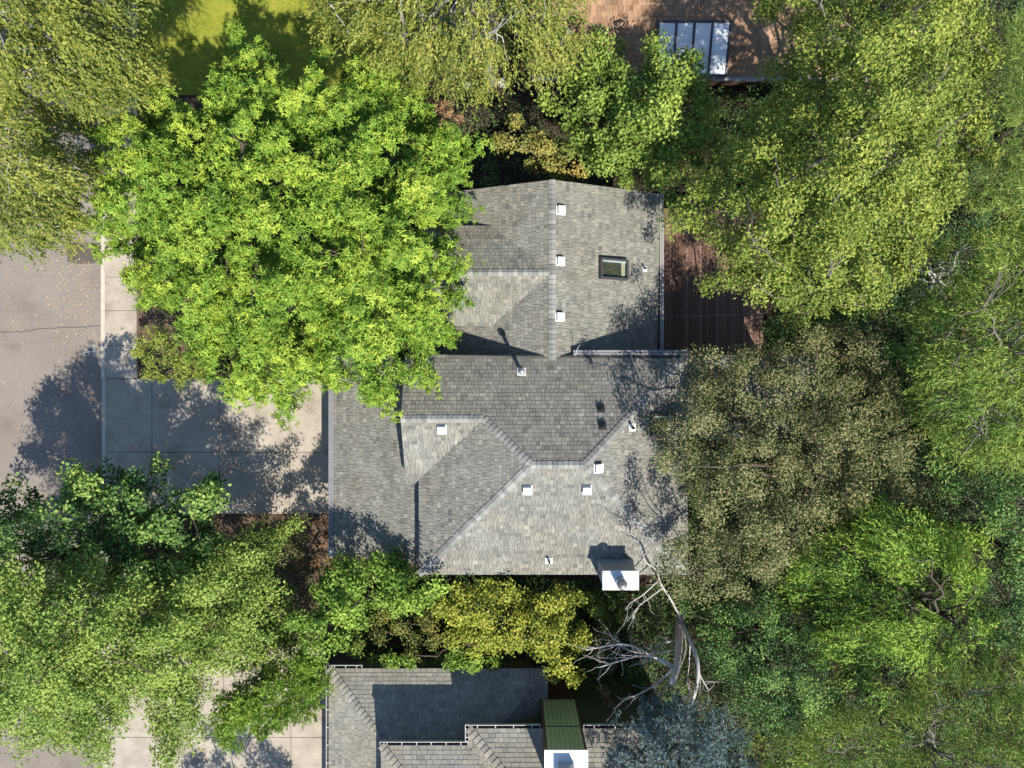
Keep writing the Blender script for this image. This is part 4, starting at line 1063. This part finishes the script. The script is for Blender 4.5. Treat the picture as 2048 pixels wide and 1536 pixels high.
# ---- bleached dead tree
dt = tag(empty('dead_tree', P(1358, 1196, 0)), 'bleached dead tree with bare curving branches reaching over the roof corner', 'tree')
r = np.random.default_rng(5)
def poly3(pts, n):
    """smooth a pixel path (px,py,z) into n world points"""
    w_ = [P(*p) for p in pts]; out = []
    m_ = len(w_)
    for i in range(n):
        t = i / (n - 1) * (m_ - 1); k = min(int(t), m_ - 2); f = t - k
        p0, p1, p2_, p3 = w_[max(k - 1, 0)], w_[k], w_[k + 1], w_[min(k + 2, m_ - 1)]
        out.append(0.5 * ((2 * p1) + (p2_ - p0) * f + (2 * p0 - 5 * p1 + 4 * p2_ - p3) * f * f + (3 * p1 - p0 - 3 * p2_ + p3) * f ** 3))
    return out
tk = poly3([(1358, 1196, -.05), (1360, 1225, 1.6), (1358, 1270, 4.0), (1356, 1310, 5.6), (1350, 1345, 6.8), (1343, 1366, 7.4)], 12)
MB().tube(tk, [.2, .18, .165, .155, .15, .145, .135, .12, .11, .10, .09, .075], 9).build('trunk', M['dead'], dt, True)
limbs = [
 ([(1360, 1235, 2.2), (1366, 1250, 4.2), (1382, 1285, 6.2), (1395, 1325, 7.0), (1394, 1370, 7.2), (1376, 1420, 7.0), (1350, 1455, 6.6), (1338, 1472, 6.5)], .09),
 ([(1366, 1250, 4.2), (1345, 1205, 5.6), (1322, 1168, 6.6), (1312, 1140, 7.0), (1290, 1122, 7.1), (1284, 1098, 7.1), (1270, 1074, 7.1), (1242, 1058, 7.1)], .034),
 ([(1352, 1335, 6.4), (1320, 1318, 6.6), (1280, 1312, 6.8), (1240, 1322, 6.9), (1200, 1334, 6.9)], .04),
 ([(1348, 1338, 6.5), (1300, 1310, 6.2), (1255, 1290, 6.4), (1215, 1292, 6.6), (1172, 1300, 6.6)], .042),
 ([(1350, 1300, 5.4), (1310, 1306, 5.6), (1262, 1302, 5.9), (1220, 1270, 6.0)], .026),
 ([(1347, 1336, 6.5), (1310, 1370, 6.2), (1270, 1392, 6.0), (1245, 1402, 5.8)], .036),
 ([(1354, 1280, 4.6), (1330, 1285, 4.9), (1318, 1292, 5.0)], .03),
 ([(1326, 1175, 6.5), (1300, 1195, 6.3), (1275, 1215, 6.2), (1265, 1240, 6.1)], .02),
 ([(1318, 1160, 6.7), (1285, 1190, 6.4), (1262, 1205, 6.3), (1250, 1220, 6.3)], .018),
 ([(1396, 1340, 7.0), (1405, 1360, 7.0), (1418, 1382, 6.9)], .02),
 ([(1380, 1290, 6.2), (1378, 1330, 6.2), (1375, 1365, 6.2), (1380, 1385, 6.2)], .018),
 ([(1366, 1255, 4.5), (1372, 1300, 4.8), (1358, 1340, 5.2), (1345, 1390, 5.3)], .016),
]
br = MB()
for pth, r0 in limbs:
    n = 6 * len(pth); pts_ = poly3(pth, n)
    br.tube(pts_, [r0 * (1 - .75 * i / n) + .006 for i in range(n)], 6, False)
    for q in range(14 if .02 < r0 < .05 else 6):
        i = int(r.integers(n // 4, n - 1)); a = pts_[i]; d = (pts_[min(i + 1, n - 1)] - a).normalized()
        e = a + d * r.uniform(.3, .7) + Vector((r.normal(0, .3), r.normal(0, .3), r.normal(0.05, .15)))
        br.tube(curve(a, e, .05, 5, r, .03), [.012, .010, .008, .006, .004], 4, False)
br.build('branches', M['dead'], dt, True)

# ---- small bare branches in the wood on the right
sn = tag(empty('dead_tree', P(1860, 560, 0)), 'small dead tree with bare forked branches between willow and yellow-green tree', 'tree')
br = MB(); b0 = P(1862, 572, 0)
top = P(1868, 562, 5.6)
MB().tube([b0, b0.lerp(top, .5), top], [.07, .06, .05], 7).build('trunk', M['dead'], sn, True)
for e in [(1805, 525, 6.3), (1830, 500, 6.4), (1790, 560, 6.0), (1840, 590, 5.9), (1888, 520, 6.2), (1930, 490, 6.6), (1905, 575, 6.0), (1820, 610, 5.6)]:
    pts_ = curve(top, P(*e), .35, 9, r, .06)
    br.tube(pts_, [.035 * (1 - .8 * i / 8) + .006 for i in range(9)], 5, False)
    for q in range(3):
        a = pts_[int(r.integers(3, 8))]; br.tube(curve(a, a + Vector(r.normal(0, .3, 3).tolist()), .05, 5, r, .03), [.012, .01, .008, .006, .004], 4, False)
br.build('branches', M['dead'], sn, True)

# ---- boulders by the birch
for (px, py, rr0, lab) in ((980, 182, .22, 'white rounded boulder at the foot of the birch trunk'), (1004, 168, .26, 'grey boulder with mossy top next to the birch trunk'), (936, 172, .18, 'small dark-sided boulder near the rusty shrub')):
    v, f = [], []
    n1, n2 = 7, 10
    for i in range(n1 + 1):
        for j in range(n2):
            th = math.pi * i / n1; ph = 2 * math.pi * j / n2
            k = rr0 * (1 + .12 * math.sin(3 * ph + px) + .10 * math.cos(2 * th + py))
            v.append(P(px, py) + Vector((k * math.sin(th) * math.cos(ph), k * .85 * math.sin(th) * math.sin(ph), .02 + k * .6 * (math.cos(th) + .6))))
    for i in range(n1):
        for j in range(n2):
            f.append((i * n2 + j, i * n2 + (j + 1) % n2, (i + 1) * n2 + (j + 1) % n2, (i + 1) * n2 + j))
    tag(link('boulder', mesh_pd('boulder', v, f, M['stone'], True)), lab, 'boulder', 'boulders by the birch')

# ---- ground cover, grass, fallen leaves
def scatter_px(polys, n, r):
    out = []
    for poly in polys:
        a = np.array(poly, float); x0, y0 = a.min(0); x1, y1 = a.max(0)
        area = (x1 - x0) * (y1 - y0)
        p = np.stack([r.uniform(x0, x1, int(n * area)), r.uniform(y0, y1, int(n * area))], 1)
        out.append(p[in_poly(p, poly)])
    return np.concatenate(out)
r = np.random.default_rng(99)
gc = [[(1520, 640), (2200, 300), (2200, 1700), (1300, 1700), (1250, 1480), (1180, 1440), (1120, 1330), (700, 1310), (680, 1200), (860, 1130), (1330, 1170), (1400, 850), (1420, 720)],
      [(1480, 480), (1400, 200), (1560, 170), (2200, -100), (2200, 420), (1560, 620)], [(640, 210), (830, 150), (1060, 200), (1400, 220), (1430, 420), (1290, 420), (1110, 400), (920, 400), (880, 450), (640, 450)],
      [(420, 1090), (570, 1060), (640, 1130), (640, 1280), (430, 1280)], [(320, 560), (640, 460), (860, 460), (860, 600), (780, 740), (640, 740), (440, 750), (330, 660)]]
p = np.concatenate([scatter_px(gc, .05, r), scatter_px([gc[0], gc[1]], .11, r)])
tall = np.where((p[:, 0] > 1480) | ((p[:, 0] > 1380) & (p[:, 1] > 1190)), 1.9, 1.0)
hgt = tall * np.clip(.6 + .4 * waves(p, 90, 4), .05, 1.6) * r.uniform(.3, 1.0, len(p))
k = (CAM_H) / FPX
pos = np.stack([(p[:, 0] - 1024) * k, (768 - p[:, 1]) * k, hgt], 1)
nr = unit(r, len(p)) * .5 + np.array([0, 0, 1.0]); ax = unit(r, len(p)); ax[:, 2] *= .4
ln = r.uniform(.06, .14, len(p))
tag(link('undergrowth', leaf_mesh('undergrowth', pos, ax, nr, ln, ln * .55, .5 + .2 * waves(p, 60, 8) + r.normal(0, .2, len(p)), L['dark'])), 'low dark green ground cover under the trees', 'ground cover', kind='stuff')
# grass blades
n = 60000
pos = np.stack([r.uniform(lx0, lx1, n), r.uniform(P(0, 190).y, 17.5, n), np.full(n, 0.008)], 1)
ax = unit(r, n) * .55 + np.array([0, 0, .8]); nr = unit(r, n)
ln = r.uniform(.04, .09, n)
L['grass'] = mat_leaf('grass_blade', (0.10, 0.15, 0.018), (0.19, 0.235, 0.028), (0.30, 0.28, 0.06), .25)
tag(link('grass', leaf_mesh('grass', pos, ax, nr, ln, ln * .22, .5 + .3 * waves(pos[:, :2], 2.2, 12) + r.normal(0, .15, n), L['grass'])), 'short sunlit lawn grass', 'grass', kind='stuff')
# fallen leaves on road, pavement and drive
n = 900
px = np.where(r.random(n) < .45, r.normal(150, 28, n), r.uniform(-30, 660, n)); py = np.where(r.random(n) < .45, r.normal(590, 70, n), r.uniform(500, 1030, n))
ok = (px < 203) | ((py > 762) & (py < 1022) & (px > 216) & (px < 655))
px, py = px[ok], py[ok]; n = len(px)
zz = np.where(px < 203, 0.008, 0.098)
pos = np.stack([(px - 1024) * k, (768 - py) * k, zz], 1)
ax = unit(r, n); ax[:, 2] = .05; nr = np.array([0, 0, 1.0]) + unit(r, n) * .15
ln = r.uniform(.03, .075, n)
L['fallen'] = mat_leaf('fallen_leaf', (0.20, 0.12, 0.05), (0.34, 0.24, 0.11), (0.48, 0.40, 0.24), .1)
tag(link('fallen_leaves', leaf_mesh('fallen_leaves', pos, ax, nr, ln, ln * .6, r.random(n), L['fallen'])), 'scattered dry leaves on the road and driveway', 'fallen leaves', kind='stuff')
# leaf litter on the roofs
lp, la, lnn = [], [], []
rr = random.Random(4)
for pl, cnt in ((N, 60), (W, 40), (S, 40), (E, 40), (G, 90), (WW, 60), (WE, 60), (CN, 40), (CS, 40), (LN, 70), (UAN, 15)):
    uvs = [pl.uv(q) for q in pl.poly]; vv = [q[1] for q in uvs]
    for _ in range(cnt):
        v = vv[0] if False else min(vv) + (max(vv) - min(vv)) * rr.random() ** 1.6
        sp = spans(uvs, v)
        if not sp: continue
        a, b = rr.choice(sp)
        if b - a < .3: continue
        u = rr.uniform(a + .1, b - .1) if rr.random() < .7 else (a + .1 + abs(rr.gauss(0, .12)))
        lp.append(tuple(pl.at(u, v, .024))); lnn.append(tuple(pl.n)); la.append(tuple(pl.u * rr.uniform(-1, 1) + pl.v * rr.uniform(-1, 1)))
ln = r.uniform(.03, .07, len(lp))
tag(link('leaf_litter', leaf_mesh('leaf_litter', np.array(lp), np.array(la), np.array(lnn), ln, ln * .6, r.random(len(lp)) * .6, L['fallen'])), 'dry leaf litter scattered on the shingle roofs', 'leaf litter', kind='stuff')
print('LEAVES', LEAF_N[0])
